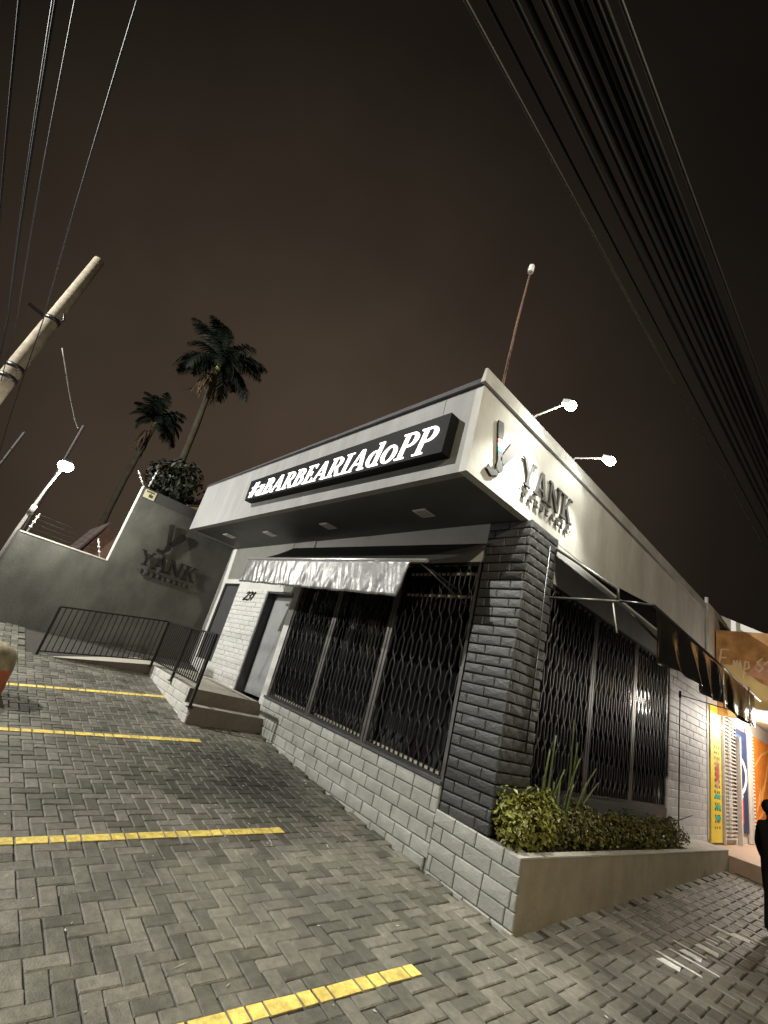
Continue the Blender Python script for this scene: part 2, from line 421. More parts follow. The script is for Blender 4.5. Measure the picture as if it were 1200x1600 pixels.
# ---- herringbone pavers. grid -> world with the slight fan of the laid rows
U = 0.1185
S_KEYS = [(-9.5, -0.30), (-6.23, -0.21), (-4.23, -0.092), (-1.65, -0.018), (0.54, 0.038), (4.0, 0.05)]
def fan(x):
    for (a, sa), (b, sb) in zip(S_KEYS, S_KEYS[1:]):
        if x <= b: return sa + (sb - sa) * (max(x, a) - a) / (b - a)
    return S_KEYS[-1][1]
def warp(x, y):
    f = fan(x) * max(0, min(1, (1.0 - y) / 1.5))
    return x + f * (min(y, 0.3) + 1.42)

pavement = MB()
pv = empty('pavement', (0, 0, 0)); tag(pv, 'grey herringbone paver pavement of the forecourt and footway', None, None, 'structure')
def paver_rects():
    out = []
    i0, i1, j0, j1 = int(-11.0 / U), int(3.6 / U), int(-6.2 / U), int(10.0 / U)
    for j in range(j0, j1):
        for i in range(i0, i1):
            k = (i - j) % 4
            if k == 0: out.append((i, j, 2, 1))          # along x
            elif k == 2: out.append((i, j, 1, 2)) if False else None
            if (i - j) % 4 == 3: out.append((i, j, 1, 2))    # along y, starts here
    return out
PORCH_X0, PORCH_X1 = -7.65, -4.9
def blocked(x, y):
    if y > -0.02 and x < 0.44: return True
    if -9.6 < x < -4.93 and y > -1.40: return True
    if x < -7.62 and y > -3.7: return True
    if x < -9.37: return True
    if y > -0.02 and x < 0.5 and y < 8.1: return True
    return False
rects = []
for (i, j, w, h) in paver_rects():
    cx, cy = (i + w / 2) * U, (j + h / 2) * U
    wx = warp(cx, cy)
    if blocked(wx, cy): continue
    rects.append((i, j, w, h, cx, cy, wx))
cand = []
for r in rects:
    p = project((r[6], r[5], gz(r[6], r[5])))
    if p and -20 < p[0] < 1220 and -20 < p[1] < 1640:
        cand.append((p[2], r))
cand.sort(key=lambda c: c[0])
near = set(id(c[1]) for c in cand[:300])
G = 0.009; CH = 0.008
def paver_shape(w, h, rnd):
    """chamfered block, top at z=0, in local coordinates"""
    a, b = w * U / 2 - G / 2, h * U / 2 - G / 2
    j = lambda s: rnd.uniform(-s, s)
    base = [(-a, -b), (a, -b), (a, b), (-a, b)]
    base = [(x + j(.003), y + j(.003)) for x, y in base]
    vs = [(x, y, -0.045) for x, y in base] + [(x, y, -CH) for x, y in base]
    t = [j(.0012) for _ in range(4)]
    vs += [(x * (1 - CH / a), y * (1 - CH / b), t[k]) for k, (x, y) in enumerate(base)]
    fs = [(0, 1, 5, 4), (1, 2, 6, 5), (2, 3, 7, 6), (3, 0, 4, 7), (4, 5, 9, 8), (5, 6, 10, 9), (6, 7, 11, 10), (7, 4, 8, 11), (8, 9, 10, 11)]
    return vs, fs
shared = {}
for wh in ((2, 1), (1, 2)):
    shared[wh] = []
    for s in range(6):
        vs, fs = paver_shape(*wh, random)
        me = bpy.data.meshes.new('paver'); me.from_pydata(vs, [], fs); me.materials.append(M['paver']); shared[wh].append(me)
for r in rects:
    i, j, w, h, cx, cy, wx = r
    dz = random.uniform(-0.0035, 0.0025)
    if id(r) in near:
        e_ = 0.05
        gx_ = (gz(wx + e_, cy) - gz(wx - e_, cy)) / (2 * e_); gy_ = (gz(wx, cy + e_) - gz(wx, cy - e_)) / (2 * e_)
        ang = -math.atan(fan(cx) * max(0, min(1, (1.0 - cy) / 1.5)) if cy < 0.3 else 0)
        o = link_mesh('paver', random.choice(shared[(w, h)]), None, pv, (wx, cy, gz(wx, cy) + dz))
        o.rotation_euler = (gy_ + random.uniform(-.008, .008), -gx_ + random.uniform(-.008, .008), ang + random.uniform(-.008, .008))
    else:
        vs, fs = paver_shape(w, h, random)
        tx, ty = random.uniform(-.015, .015), random.uniform(-.015, .015)
        out = []
        for (x, y, z) in vs:
            X = warp(cx + x, cy + y); Y = cy + y
            out.append((X, Y, gz(X, Y) + z + dz + x * tx + y * ty))
        pavement.add(out, fs)
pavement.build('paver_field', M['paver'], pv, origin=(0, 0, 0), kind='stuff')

# ---- yellow parking lines: paint on one row of pavers
PARK = [(-6.234, -4.05, 'pale far yellow parking line nearest the grey boundary wall'),
        (-4.226, -4.35, 'yellow parking line that ends level with the entrance steps'),
        (-1.65, -4.35, 'yellow parking line across the middle of the forecourt'),
        (0.539, -4.2, 'yellow parking line closest to the camera at the bottom of the photo')]
for (lx, y_far, lab) in PARK:
    # nearest grid column whose centre maps to lx at y=-1.42
    kcol = round(lx / U - 0.5)
    root = empty('parking_line', (lx, -2.7, gz(lx, -2.7)), lab, 'parking line', 'yellow parking lines on the forecourt')
    off = lx - (kcol + 0.5) * U
    for (i, j, w, h, cx, cy, wx) in rects:
        if not (i <= kcol < i + w): continue
        y0, y1 = j * U + G, (j + h) * U - G
        y0 = max(y0, y_far); y1 = min(y1, -1.40)
        if y1 - y0 < 0.02: continue
        x0, x1 = kcol * U + G * .6, (kcol + 1) * U - G * .6
        j_ = lambda: random.uniform(-.004, .004)
        m = MB()
        ring = [(x0 + j_(), y0 + j_() * .5), (x1 + j_(), y0 + j_() * .5), (x1 + j_(), y1 + j_() * .5), (x0 + j_(), y1 + j_() * .5)]
        c = []
        for z in (-0.001, 0.0048):
            for (x, y) in ring:
                X = warp(x, y); c.append((X, y, gz(X, y) + z))
        m.hexa(c)
        m.build('paint_patch', M['paint_yellow'], root)

# ---- bits of litter, leaf and grit lying on the pavers
m = MB(); rl_ = random.Random(44)
for k in range(150):
    x, y = rl_.uniform(-6.5, 2.4), rl_.uniform(-4.3, -0.1)
    if k % 3 == 0: x, y = rl_.uniform(-3.8, -1.2), rl_.uniform(-2.2, -0.3)
    if blocked(x, y): continue
    a = rl_.uniform(0, 3.14); L, wd = rl_.uniform(.006, .028), rl_.uniform(.004, .010)
    if k % 11 == 0: L *= 2.6
    dx, dy = math.cos(a) * L, math.sin(a) * L; nx_, ny_ = -math.sin(a) * wd, math.cos(a) * wd
    z = gz(x, y) + .004
    m.add([(x - dx, y - dy, z), (x + nx_, y + ny_, z), (x + dx, y + dy, z + .002), (x - nx_, y - ny_, z), (x, y, z + .006)], [(0, 3, 4), (3, 2, 4), (2, 1, 4), (1, 0, 4)])
m.build('litter', M['rim'], None, origin=(0, 0, 0), kind='stuff')

# ---- worn white paint marks on the footway
pline = empty('painted_line', (1.42, 2.8, gz(1.42, 2.8)), 'broken worn white paint marks on the footway pavers', 'paint line')
for k, (t, w, l, off) in enumerate([(0.0, .11, .20, .03), (.06, .035, .42, 0), (.17, .03, .46, -.05), (.24, .13, .2, .02), (.30, .03, .34, .08), (.42, .14, .22, .0),
                        (.52, .035, .2, .0), (.58, .05, .13, .06), (.70, .06, .15, .03), (.84, .04, .36, .1), (.88, .15, .2, -.04), (.97, .035, .26, -.12)]):
    cx = 1.37 + 0.1 * t - off; cy = 1.55 + 2.5 * t
    ring = [(cx - l / 2, cy - w / 2), (cx + l / 2, cy - w / 2 + .02), (cx + l / 2 - .02, cy + w / 2 + .02), (cx - l / 2 + .02, cy + w / 2)]
    c = []
    for z in (-0.001, 0.005):
        for (x, y) in ring: c.append((x, y, gz(x, y) + z))
    m = MB(); m.hexa(c); m.build('paint_patch', M['paint_white'], pline)

# ------------------------------------------------------------------ brick / block meshes
def block_mesh(name, w, h, d, r, seed, bow=0.004):
    """front faces -y at y=-d, rounded front edges; local origin at centre of the back face bottom"""
    rnd = random.Random(seed)
    a = w / 2
    def ring(inset, y):
        j = lambda: rnd.uniform(-1, 1) * r * 0.25
        return [(-a + inset + j(), y, inset + j()), (a - inset + j(), y, inset + j()), (a - inset + j(), y, h - inset + j()), (-a + inset + j(), y, h - inset + j())]
    rings = [ring(0, 0), ring(0, -d + r), ring(r * .35, -d + r * .35), ring(r * 1.1, -d)]
    vs = [p for rg in rings for p in rg]
    vs.append((rnd.uniform(-.02, .02), -d - bow, h / 2))
    fs = []
    for k in range(3):
        for i in range(4):
            fs.append((k * 4 + i, k * 4 + (i + 1) % 4, (k + 1) * 4 + (i + 1) % 4, (k + 1) * 4 + i))
    for i in range(4): fs.append((12 + i, 12 + (i + 1) % 4, 16))
    me = bpy.data.meshes.new(name)
    me.from_pydata(vs, [], fs)
    return me

def lay(name, parent, material, face, c0, c1, z0, z1, bw, bh, gap, depth, r, plane, zt=None, stagger=0.5, seed=1, skip=None, jitter=0.0, vg=None):
    """courses of blocks on a wall face. face 'front': runs along x, faces -y at y=plane; 'side': runs along y, faces +x at x=plane.
       zt(c) gives the top height along the run when it is not level"""
    rnd = random.Random(seed)
    vg = gap if vg is None else vg
    cache = {}
    def get(w, h):
        key = (round(w, 2), round(h, 2), rnd.randrange(4))
        if key not in cache:
            me = block_mesh(name, key[0] - gap, key[1] - gap, depth, r, hash(key) % 1000); me.materials.append(material); cache[key] = me
        return cache[key], key
    row = 0; z = z1
    while z > z0 + 0.02:
        h = bh
        c = c0 - (bw * stagger if row % 2 else 0) - rnd.uniform(0, jitter)
        while c < c1 - 0.01:
            w = bw * (1 + rnd.uniform(-jitter, jitter))
            a, b = max(c, c0), min(c + w, c1)
            c += w
            if b - a < 0.05: continue
            mid = (a + b) / 2
            dzt = (zt(mid) - z1) if zt else 0.0
            zb = z - h + dzt
            if skip and skip(mid, zb + h / 2): continue
            me, key = get(b - a, h)
            if face == 'front':
                loc = (mid, plane + rnd.uniform(-.003, .003), zb + gap / 2); rot = (0, 0, 0)
            else:
                loc = (plane + rnd.uniform(-.003, .003), mid, zb + gap / 2); rot = (0, 0, math.pi / 2)
            o = link_mesh(name, me, None, parent, loc)
            if zt:
                sl = (zt(mid + .1) - zt(mid - .1)) / .2
                o.rotation_euler = (0, -math.atan(sl), 0) if face == 'front' else rot
            else: o.rotation_euler = rot
            o.scale = ((b - a - vg) / (key[0] - gap), 1, (h - gap) / (key[1] - gap))
        z -= h; row += 1

# ------------------------------------------------------------------ the barber shop
A = 1.435; ZS = 4.365; ZT = 5.62; ZC = 5.865; LF = 9.06; D = 8.5; W = 9.35
shop = empty('barber_shop', (0, 0, 0), 'grey and white single-storey corner barber shop with overhanging flat fascia', 'shop')
def sill(x): return 0.880 - 0.0405 * x
m = MB()
m.box((-W, 0.0, 0.3), (-8.99, 0.3, ZS)); m.box((-8.99, 0, 3.36), (-8.07, 0.3, ZS)); m.box((-8.99, 0, 0.3), (-8.07, 0.3, 1.38))
m.box((-8.07, 0.0, 0.3), (-6.48, 0.3, ZS)); m.box((-6.48, 0.0, 3.19), (-5.33, 0.3, ZS)); m.box((-5.33, 0.0, 0.3), (-5.13, 0.3, ZS))
wall = m.build('front_wall', M['white_wall'], shop)
m = MB(); m.box((-5.13, 0.02, 3.77), (-0.62, 0.3, ZS)); m.build('window_head', M['white_wall'], shop)
# expansion joint in the white wall above
m = MB(); m.box((-6.01, -0.004, 3.3), (-5.995, 0.02, ZS - .01)); m.build('wall_joint', M['dark_mortar'], shop)
bw = empty('brick_panel', (-7.25, 0, 1.0)); bw.parent = shop; 
lay('brick', bw, M['white_brick'], 'front', -8.05, -6.49, 1.0, 3.22, 0.27, 0.108, 0.006, 0.012, 0.005, -0.0, seed=4)
# main body
m = MB(); m.box((-W + .02, 0.62, 0.2), (-0.75, D - .05, ZS - .01)); m.build('inner_wall', M['dark_room'], shop)
m = MB(); m.box((-W + .02, 0.3, 0.2), (-5.2, 0.62, ZS - .01)); m.build('inner_wall', M['dark_room'], shop)
# soffit and roof
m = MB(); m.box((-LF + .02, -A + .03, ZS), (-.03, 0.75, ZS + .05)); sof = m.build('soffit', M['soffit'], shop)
m = MB(); m.box((-LF - .25, -A + .2, ZT), (-.05, D, ZT + .12)); m.build('roof', M['cap_dark'], shop)
# front fascia (a thin drip edge at the bottom) and its sheet-metal cap
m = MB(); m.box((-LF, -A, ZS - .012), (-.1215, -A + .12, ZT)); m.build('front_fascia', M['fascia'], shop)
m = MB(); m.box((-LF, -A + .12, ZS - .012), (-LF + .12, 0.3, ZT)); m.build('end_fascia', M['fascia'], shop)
m = MB(); m.hexa([(-LF - .02, -A - .05, ZT + .004), (-.03, -A - .05, ZT + .004), (-.03, -A + .3, ZT + .004), (-LF - .02, -A + .3, ZT + .004),
                  (-LF + .1, -A + .14, ZC - .05), (-.03, -A + .10, ZC), (-.03, -A + .3, ZC), (-LF + .1, -A + .3, ZC - .05)]); m.build('roof_cap', M['cap_dark'], shop)
# street fascia
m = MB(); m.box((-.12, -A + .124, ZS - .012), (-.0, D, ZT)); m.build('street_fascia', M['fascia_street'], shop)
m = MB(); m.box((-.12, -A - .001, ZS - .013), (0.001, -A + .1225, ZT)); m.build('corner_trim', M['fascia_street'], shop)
m = MB(); m.hexa([(-.02, -A - .06, ZT + .004), (.05, -A - .06, ZT + .004), (.05, D, ZT + .004), (-.02, D, ZT + .004),
                  (-.02, -A - .02, ZC + .01), (.015, -A - .02, ZC + .01), (.015, D, ZC + .01), (-.02, D, ZC + .01)]); m.build('street_roof_cap', M['cap_pale'], shop)
# corner fascia joint lines
for x in (-0.62,):
    m = MB(); m.box((x - .004, -A - .002, 5.30), (x + .004, -A + .01, ZT)); m.build('fascia_joint', M['dark_mortar'], shop)
# recessed soffit lights, unlit
for (x, y) in ((-1.45, -.56), (-3.93, -.58), (-6.17, -.60), (-7.95, -.78)):
    m = MB(); m.box((x - .13, y - .13, ZS - .012), (x + .13, y + .13, ZS - .001)); f_ = m.build('soffit_light', M['white'], shop)
    m = MB(); m.box((x - .10, y - .10, ZS - .015), (x + .10, y + .10, ZS - .0125)); m.build('diffuser', M['coping'], f_)
# door
m = MB(); m.box((-6.42, .20, 1.02), (-5.335, .26, 3.15)); dr = m.build('door', M['door'], shop)
m = MB(); m.box((-6.475, .0, 1.0), (-6.42, .28, 3.19)); m.box((-6.42, .02, 3.152), (-5.335, .26, 3.187)); m.build('door_frame', M['panel'], dr)
m = MB(); m.box((-5.47, .165, 1.95), (-5.40, .2, 2.15)); m.tube([(-5.435, .15, 2.09), (-5.56, .14, 2.09)], .011, 6); m.build('handle', M['chrome'], dr)
# charcoal panel window left of the door
m = MB(); m.box((-8.98, .06, 1.39), (-8.08, .10, 3.35)); sw = m.build('side_window', M['panel'], shop)
m = MB(); m.box((-8.99, .03, 1.38), (-8.95, .13, 3.36)); m.box((-8.11, .03, 1.38), (-8.07, .13, 3.36)); m.box((-8.95, .03, 3.32), (-8.11, .13, 3.36)); m.build('frame', M['steel_black'], sw)

# ---- low front wall: mortar core and blocks
lw = empty('low_wall', (-2.3, 0, 0)); lw.parent = shop
m = MB()
def quadwall(x0, x1, zt0, zt1, y0, y1, zb=-0.4):
    m.hexa([(x0, y0, zb), (x1, y0, zb), (x1, y1, zb), (x0, y1, zb), (x0, y0, zt0), (x1, y0, zt1), (x1, y1, zt1), (x0, y1, zt0)])
quadwall(-5.13, -0.64, sill(-5.13) - .015, sill(-.64) - .015, 0.0, 0.3)
quadwall(-0.64, 0.485, 0.655, 0.585, 0.0, 0.28)
m.build('wall_core', M['grey_mortar'], lw)
lay('block', lw, M['grey_block'], 'front', -5.13, -0.64, -0.12, sill(-.64), 0.335, 0.152, 0.008, 0.03, 0.010, 0.0, zt=sill, seed=11, jitter=0.12)
lay('block', lw, M['grey_block'], 'front', -0.645, 0.487, -0.20, 0.66, 0.335, 0.152, 0.008, 0.03, 0.010, 0.0, zt=lambda x: 0.66 - .06 * (x + .64), seed=12, jitter=0.12)
m = MB(); quadwall(-5.13, -.63, sill(-5.13) + .035, sill(-.63) + .035, -.045, .12, 0); 
m2 = MB(); m2.hexa([(-5.13, -.05, sill(-5.13) + .002), (-.63, -.05, sill(-.63) + .002), (-.63, .3, sill(-.63) + .002), (-5.13, .3, sill(-5.13) + .002),
                    (-5.13, -.05, sill(-5.13) + .04), (-.63, -.05, sill(-.63) + .04), (-.63, .3, sill(-.63) + .04), (-5.13, .3, sill(-5.13) + .04)])
m2.build('window_sill', M['dark_brick'], lw)

# ---- corner pillar
pl = empty('corner_pillar', (-.28, .35, .6)); pl.parent = shop
m = MB(); m.box((-.60, .03, .40), (.04, .72, ZS - .001)); m.build('pillar_core', M['dark_mortar'], pl)
lay('brick', pl, M['dark_brick'], 'front', -.615, .075, .55, ZS - .005, .345, .1245, .013, .036, .012, .03, seed=21, jitter=.06, vg=.003)
lay('brick', pl, M['dark_brick'], 'side', .0, .735, .55, ZS - .005, .245, .1245, .013, .036, .012, .04, seed=22, jitter=.06, vg=.003)
m = MB(); m.tube([(.085, .50, ZS - .2), (.087, .52, 1.5)], .009, 6); m.build('conduit', M['steel_black'], pl)

# ---- grille windows
BAR_CACHE = {}
def bar_mesh(length, phase, axis):
    key = (round(length, 2), phase, axis)
    if key in BAR_CACHE: return BAR_CACHE[key]
    mb = MB(); n = 92; pts = []
    per = 0.34
    for k in range(n + 1):
        z = length * k / n
        t = (z / per) % 1.0; row = int(z / per)
        off = phase * (1 if row % 2 else -1) * 0.036 * math.exp(-((t - .5) / .15) ** 2)
        pts.append((off, 0, z) if axis == 'x' else (0, off, z))
    mb.tube(pts, 0.0125, 6, True)
    me = mb.mesh('bar'); me.materials.append(M['grille_bar'])
    BAR_CACHE[key] = me
    return me
def window(face, c0, c1, zb0, zb1, ztop, plane, gplane, nb):
    """one glazed bay with its own security grille; bottom may slope"""
    t = .045
    if face == 'front': P = lambda c, dpt, z: (c, plane + dpt, z)
    else: P = lambda c, dpt, z: (plane - dpt, c, z)
    gl = MB(); a, b = P(c0, .17, zb0 - .05), P(c1, .19, ztop); gl.box(a, b)
    wroot = gl.build('window', M['glass'], shop)
    for c in (c0 + t * .8, c1 - t * .8):
        zb = zb0 if c < (c0 + c1) / 2 else zb1
        fr = MB(); fr.bar(P(c, .035, zb), P(c, .035, ztop), .026, .05, up=(0, 1, 0) if face == 'side' else (1, 0, 0))
        fr.build('mullion', M['frame_steel'], wroot)
    for (za, zb_) in ((zb0 + .02, zb1 + .02), (ztop - .02, ztop - .02)):
        rl = MB(); rl.bar(P(c0 + t, .035, za), P(c1 - t, .035, zb_), .03, .035); rl.build('cross_rail', M['steel_black'], wroot)
    for i in range(nb):
        f_ = (i + .5) / nb
        c = c0 + t + (c1 - c0 - 2 * t) * f_
        zb = zb0 + (zb1 - zb0) * f_ + .03
        L = ztop - .035 - zb
        o = link_mesh('grille_bar', bar_mesh(2.6, 1 if i % 2 else -1, 'x' if face == 'front' else 'y'), None, wroot, P(c, .035, zb))
        o.scale = (1, 1, L / 2.6)
    return wroot, P
fx = [-5.13, -3.715, -2.205, -.64]
for a, b in zip(fx, fx[1:]):
    wr_, P = window('front', a, b, sill(a) + .042, sill(b) + .042, 3.77, 0.0, 0, 16)
    for k in range(9):      # pale jars and papers on the inner ledge, seen between the bars
        pass
    mm = MB(); mm.hexa([(a + .05, .11, sill(a) + .045), (b - .05, .11, sill(b) + .045), (b - .05, .16, sill(b) + .045), (a + .05, .16, sill(a) + .045),
                        (a + .05, .11, sill(a) + .10), (b - .05, .11, sill(b) + .10), (b - .05, .16, sill(b) + .10), (a + .05, .16, sill(a) + .10)])
    mm.build('inner_ledge', M['pale_strip'], wr_)
    if b > -1:
        for (za, zb_) in ((3.60, 3.635), (3.255, 3.29)):
            mm = MB(); mm.box((-2.1, .10, za), (-.70, .14, zb_)); mm.build('transom_strip', M['pale_strip'], wr_)
sy = [.76, 2.43, 4.17, 5.93]
for a, b in zip(sy, sy[1:]):
    window('side', a, b, 1.10, 1.10, 3.74, 0.0, 0, 17)
m = MB(); m.box((-.3, .76, 3.745), (-.004, 5.93, ZS - .002)); m.build('window_lintel', M['white_wall'], shop)
m = MB(); m.box((-.3, .76, .4), (-.003, 5.93, 1.095)); m.build('under_window_wall', M['dark_brick'], shop)
# pale brick wall at the end of the street side
sw_ = empty('street_brick_wall', (0, 7.3, .6)); sw_.parent = shop
m = MB(); m.box((-.3, 5.935, .3), (-.02, 8.74, ZS - .002)); m.build('wall_core', M['lilac_brick'], sw_)
lay('brick', sw_, M['lilac_brick'], 'side', 5.95, 8.60, .60, ZS - .06, .46, .151, .007, .018, .006, -.02, seed=31)
m = MB(); m.box((-.02, 8.605, .6), (.01, 8.74, ZS - .01)); m.build('corner_post', M['fascia_street'], sw_)
# downpipe
m = MB(); m.tube([(.03, 8.54, ZC + .15), (.03, 8.545, 4.3)], .045, 8); m.build('downpipe', M['cap_pale'], shop)

# ---- planter on the street side
pt = empty('planter', (.45, 4, 0), 'long beige rendered planter box along the street side of the shop', 'planter')
m = MB(); m.box((.40, .012, -.3), (.487, 8.06, .575)); m.build('street_face', M['beige'], pt)
m = MB(); m.box((.385, .0, .577), (.492, 5.75, .593)); m.box((.0, 5.75, .577), (.492, 8.06, .595)); m.build('rim', M['rim'], pt)
m = MB(); m.box((.0, 8.0, -.3), (.40, 8.06, .575)); m.build('end_face', M['beige'], pt)
m = MB(); m.box((.045, .05, .2), (.399, 8.0, .55)); m.build('soil', M['soil'], pt)

# ---- porch, steps and ramp
po = empty('entrance_porch', (-6.3, -.7, .6), 'raised entrance porch with two brown steps and a ramp by the grey boundary wall', 'porch')
def ztop(x): return 0.97 - 0.035 * (x + 5.25)
m = MB(); m.hexa([(-7.66, -1.42, .3), (-5.25, -1.42, .3), (-5.25, -.035, .3), (-7.66, -.035, .3),
                  (-7.66, -1.42, ztop(-7.66)), (-5.25, -1.42, ztop(-5.25)), (-5.25, -.035, ztop(-5.25)), (-7.66, -.035, ztop(-7.66))])
m.build('landing', M['porch_top'], po)
def rampz(y): return max(gz(-7.6, y) + .005, 1.054 + .0) if y > -1.42 else 1.054 + (y + 1.42) * .148
m = MB(); m.hexa([(-W, -3.75, .2), (-7.6, -3.75, .2), (-7.6, -1.42, .2), (-W, -1.42, .2), (-W, -3.75, .72), (-7.6, -3.75, .72), (-7.6, -1.42, 1.054), (-W, -1.42, 1.054)])
m.hexa([(-W, -1.42, .2), (-7.66, -1.42, .2), (-7.66, -.0, .2), (-W, -.0, .2), (-W, -1.42, 1.054), (-7.66, -1.42, 1.054), (-7.66, -.0, 1.054), (-W, -.0, 1.054)])
m.build('ramp', M['porch_top'], po)
m = MB(); m.hexa([(-7.6, -3.75, .2), (-7.58, -3.75, .2), (-7.58, -1.44, .2), (-7.6, -1.44, .2), (-7.6, -3.75, .722), (-7.58, -3.75, .722), (-7.58, -1.44, 1.05), (-7.6, -1.44, 1.05)])
m.build('ramp_kerb', M['step'], po)
st = MB(); st.box((-5.26, -1.452, .2), (-5.235, -.036, ztop(-5.25) + .004)); st.build('riser', M['step'], po)
st = MB(); st.box((-5.234, -1.45, .2), (-4.90, -.034, .735)); st.build('step', M['step'], po)
st = MB(); st.box((-5.233, -1.449, .7352), (-4.905, -.036, .741)); st.build('tread', M['porch_top'], po)
lay('block', po, M['white_block'], 'front', -7.58, -5.262, .2, ztop(-5.25), .33, .14, .006, .03, .008, -1.42, zt=lambda x: ztop(x), seed=41, jitter=.1)
lay('block', po, M['white_block'], 'front', -5.258, -4.905, .2, .735, .33, .14, .006, .03, .008, -1.45, seed=42)

# ---- railing
ra = empty('railing', (-6.3, -1.5, 1.0), 'black steel handrail with thin balusters round the porch and ramp', 'railing')
HT = 0.93
def bz(x, y):
    return (ztop(x) if x > -7.6 else rampz(y))
A0 = Vector((-4.75, -1.46, .98)); A1 = Vector((-7.6, -1.46, 1.05)); A2 = Vector((-7.58, -3.5, .76))
def rail_run(p, q, n):
    r = MB(); r.bar(p + Vector((0, 0, HT)), q + Vector((0, 0, HT)), .045, .03); r.bar(p + Vector((0, 0, .09)), q + Vector((0, 0, .09)), .03, .022); r.build('top_rail', M['rail'], ra)
    me = None
    for i in range(1, n):
        c = p.lerp(q, i / n)
        if me is None:
            b = MB(); b.bar((0, 0, .09), (0, 0, HT), .016, .016, up=(0, 1, 0)); me = b.mesh('baluster'); me.materials.append(M['rail'])
        link_mesh('baluster', me, None, ra, c)
P1 = Vector((-4.76, -1.47, .98))
rail_run(Vector((-4.93, -1.475, 1.0)), A1, 26)
rail_run(A1, A2, 20)
for (p, zb) in (((-4.93, -1.475), .70), ((-6.2, -1.46), 0.93), ((-7.6, -1.46), 1.0), ((-7.58, -3.5), .72)):
    r = MB(); zt_ = {-4.93: 1.0, -6.2: 1.02, -7.6: 1.05, -7.58: .76}[p[0]] + HT
    r.box((p[0] - .022, p[1] - .022, zb), (p[0] + .022, p[1] + .022, zt_)); r.box((p[0] - .05, p[1] - .05, zb), (p[0] + .05, p[1] + .05, zb + .02)); r.build('post', M['rail'], ra)

# ------------------------------------------------------------------ lettering
def quad(a, b, c, d): return [a, b, c, d]
def rect(x0, y0, x1, y1): return [[(x0, y0), (x1, y0), (x1, y1), (x0, y1)]]
def stroke(p, q, w):
    """slanted stroke with horizontal cut ends, w = horizontal width"""
    return [[(p[0] - w / 2, p[1]), (p[0] + w / 2, p[1]), (q[0] + w / 2, q[1]), (q[0] - w / 2, q[1])]]
def bowl(cx, cy, rx, ry, tx, ty, a0, a1, n=12):
    out = []
    for i in range(n):
        t0 = math.radians(a0 + (a1 - a0) * i / n); t1 = math.radians(a0 + (a1 - a0) * (i + 1) / n)
        o = lambda t: (cx + rx * math.cos(t), cy + ry * math.sin(t)); ii = lambda t: (cx + (rx - tx) * math.cos(t), cy + (ry - ty) * math.sin(t))
        out.append([ii(t0), o(t0), o(t1), ii(t1)])
    return out
def ribbon(pts, w):
    out = []
    for (a, b) in zip(pts, pts[1:]):
        d = Vector((b[0] - a[0], b[1] - a[1])); L = d.length or 1; nn = Vector((-d.y, d.x)) / L * w / 2; e = d / L * w * .25
        out.append([(a[0] - e.x - nn.x, a[1] - e.y - nn.y), (b[0] + e.x - nn.x, b[1] + e.y - nn.y), (b[0] + e.x + nn.x, b[1] + e.y + nn.y), (a[0] - e.x + nn.x, a[1] - e.y + nn.y)])
    return out
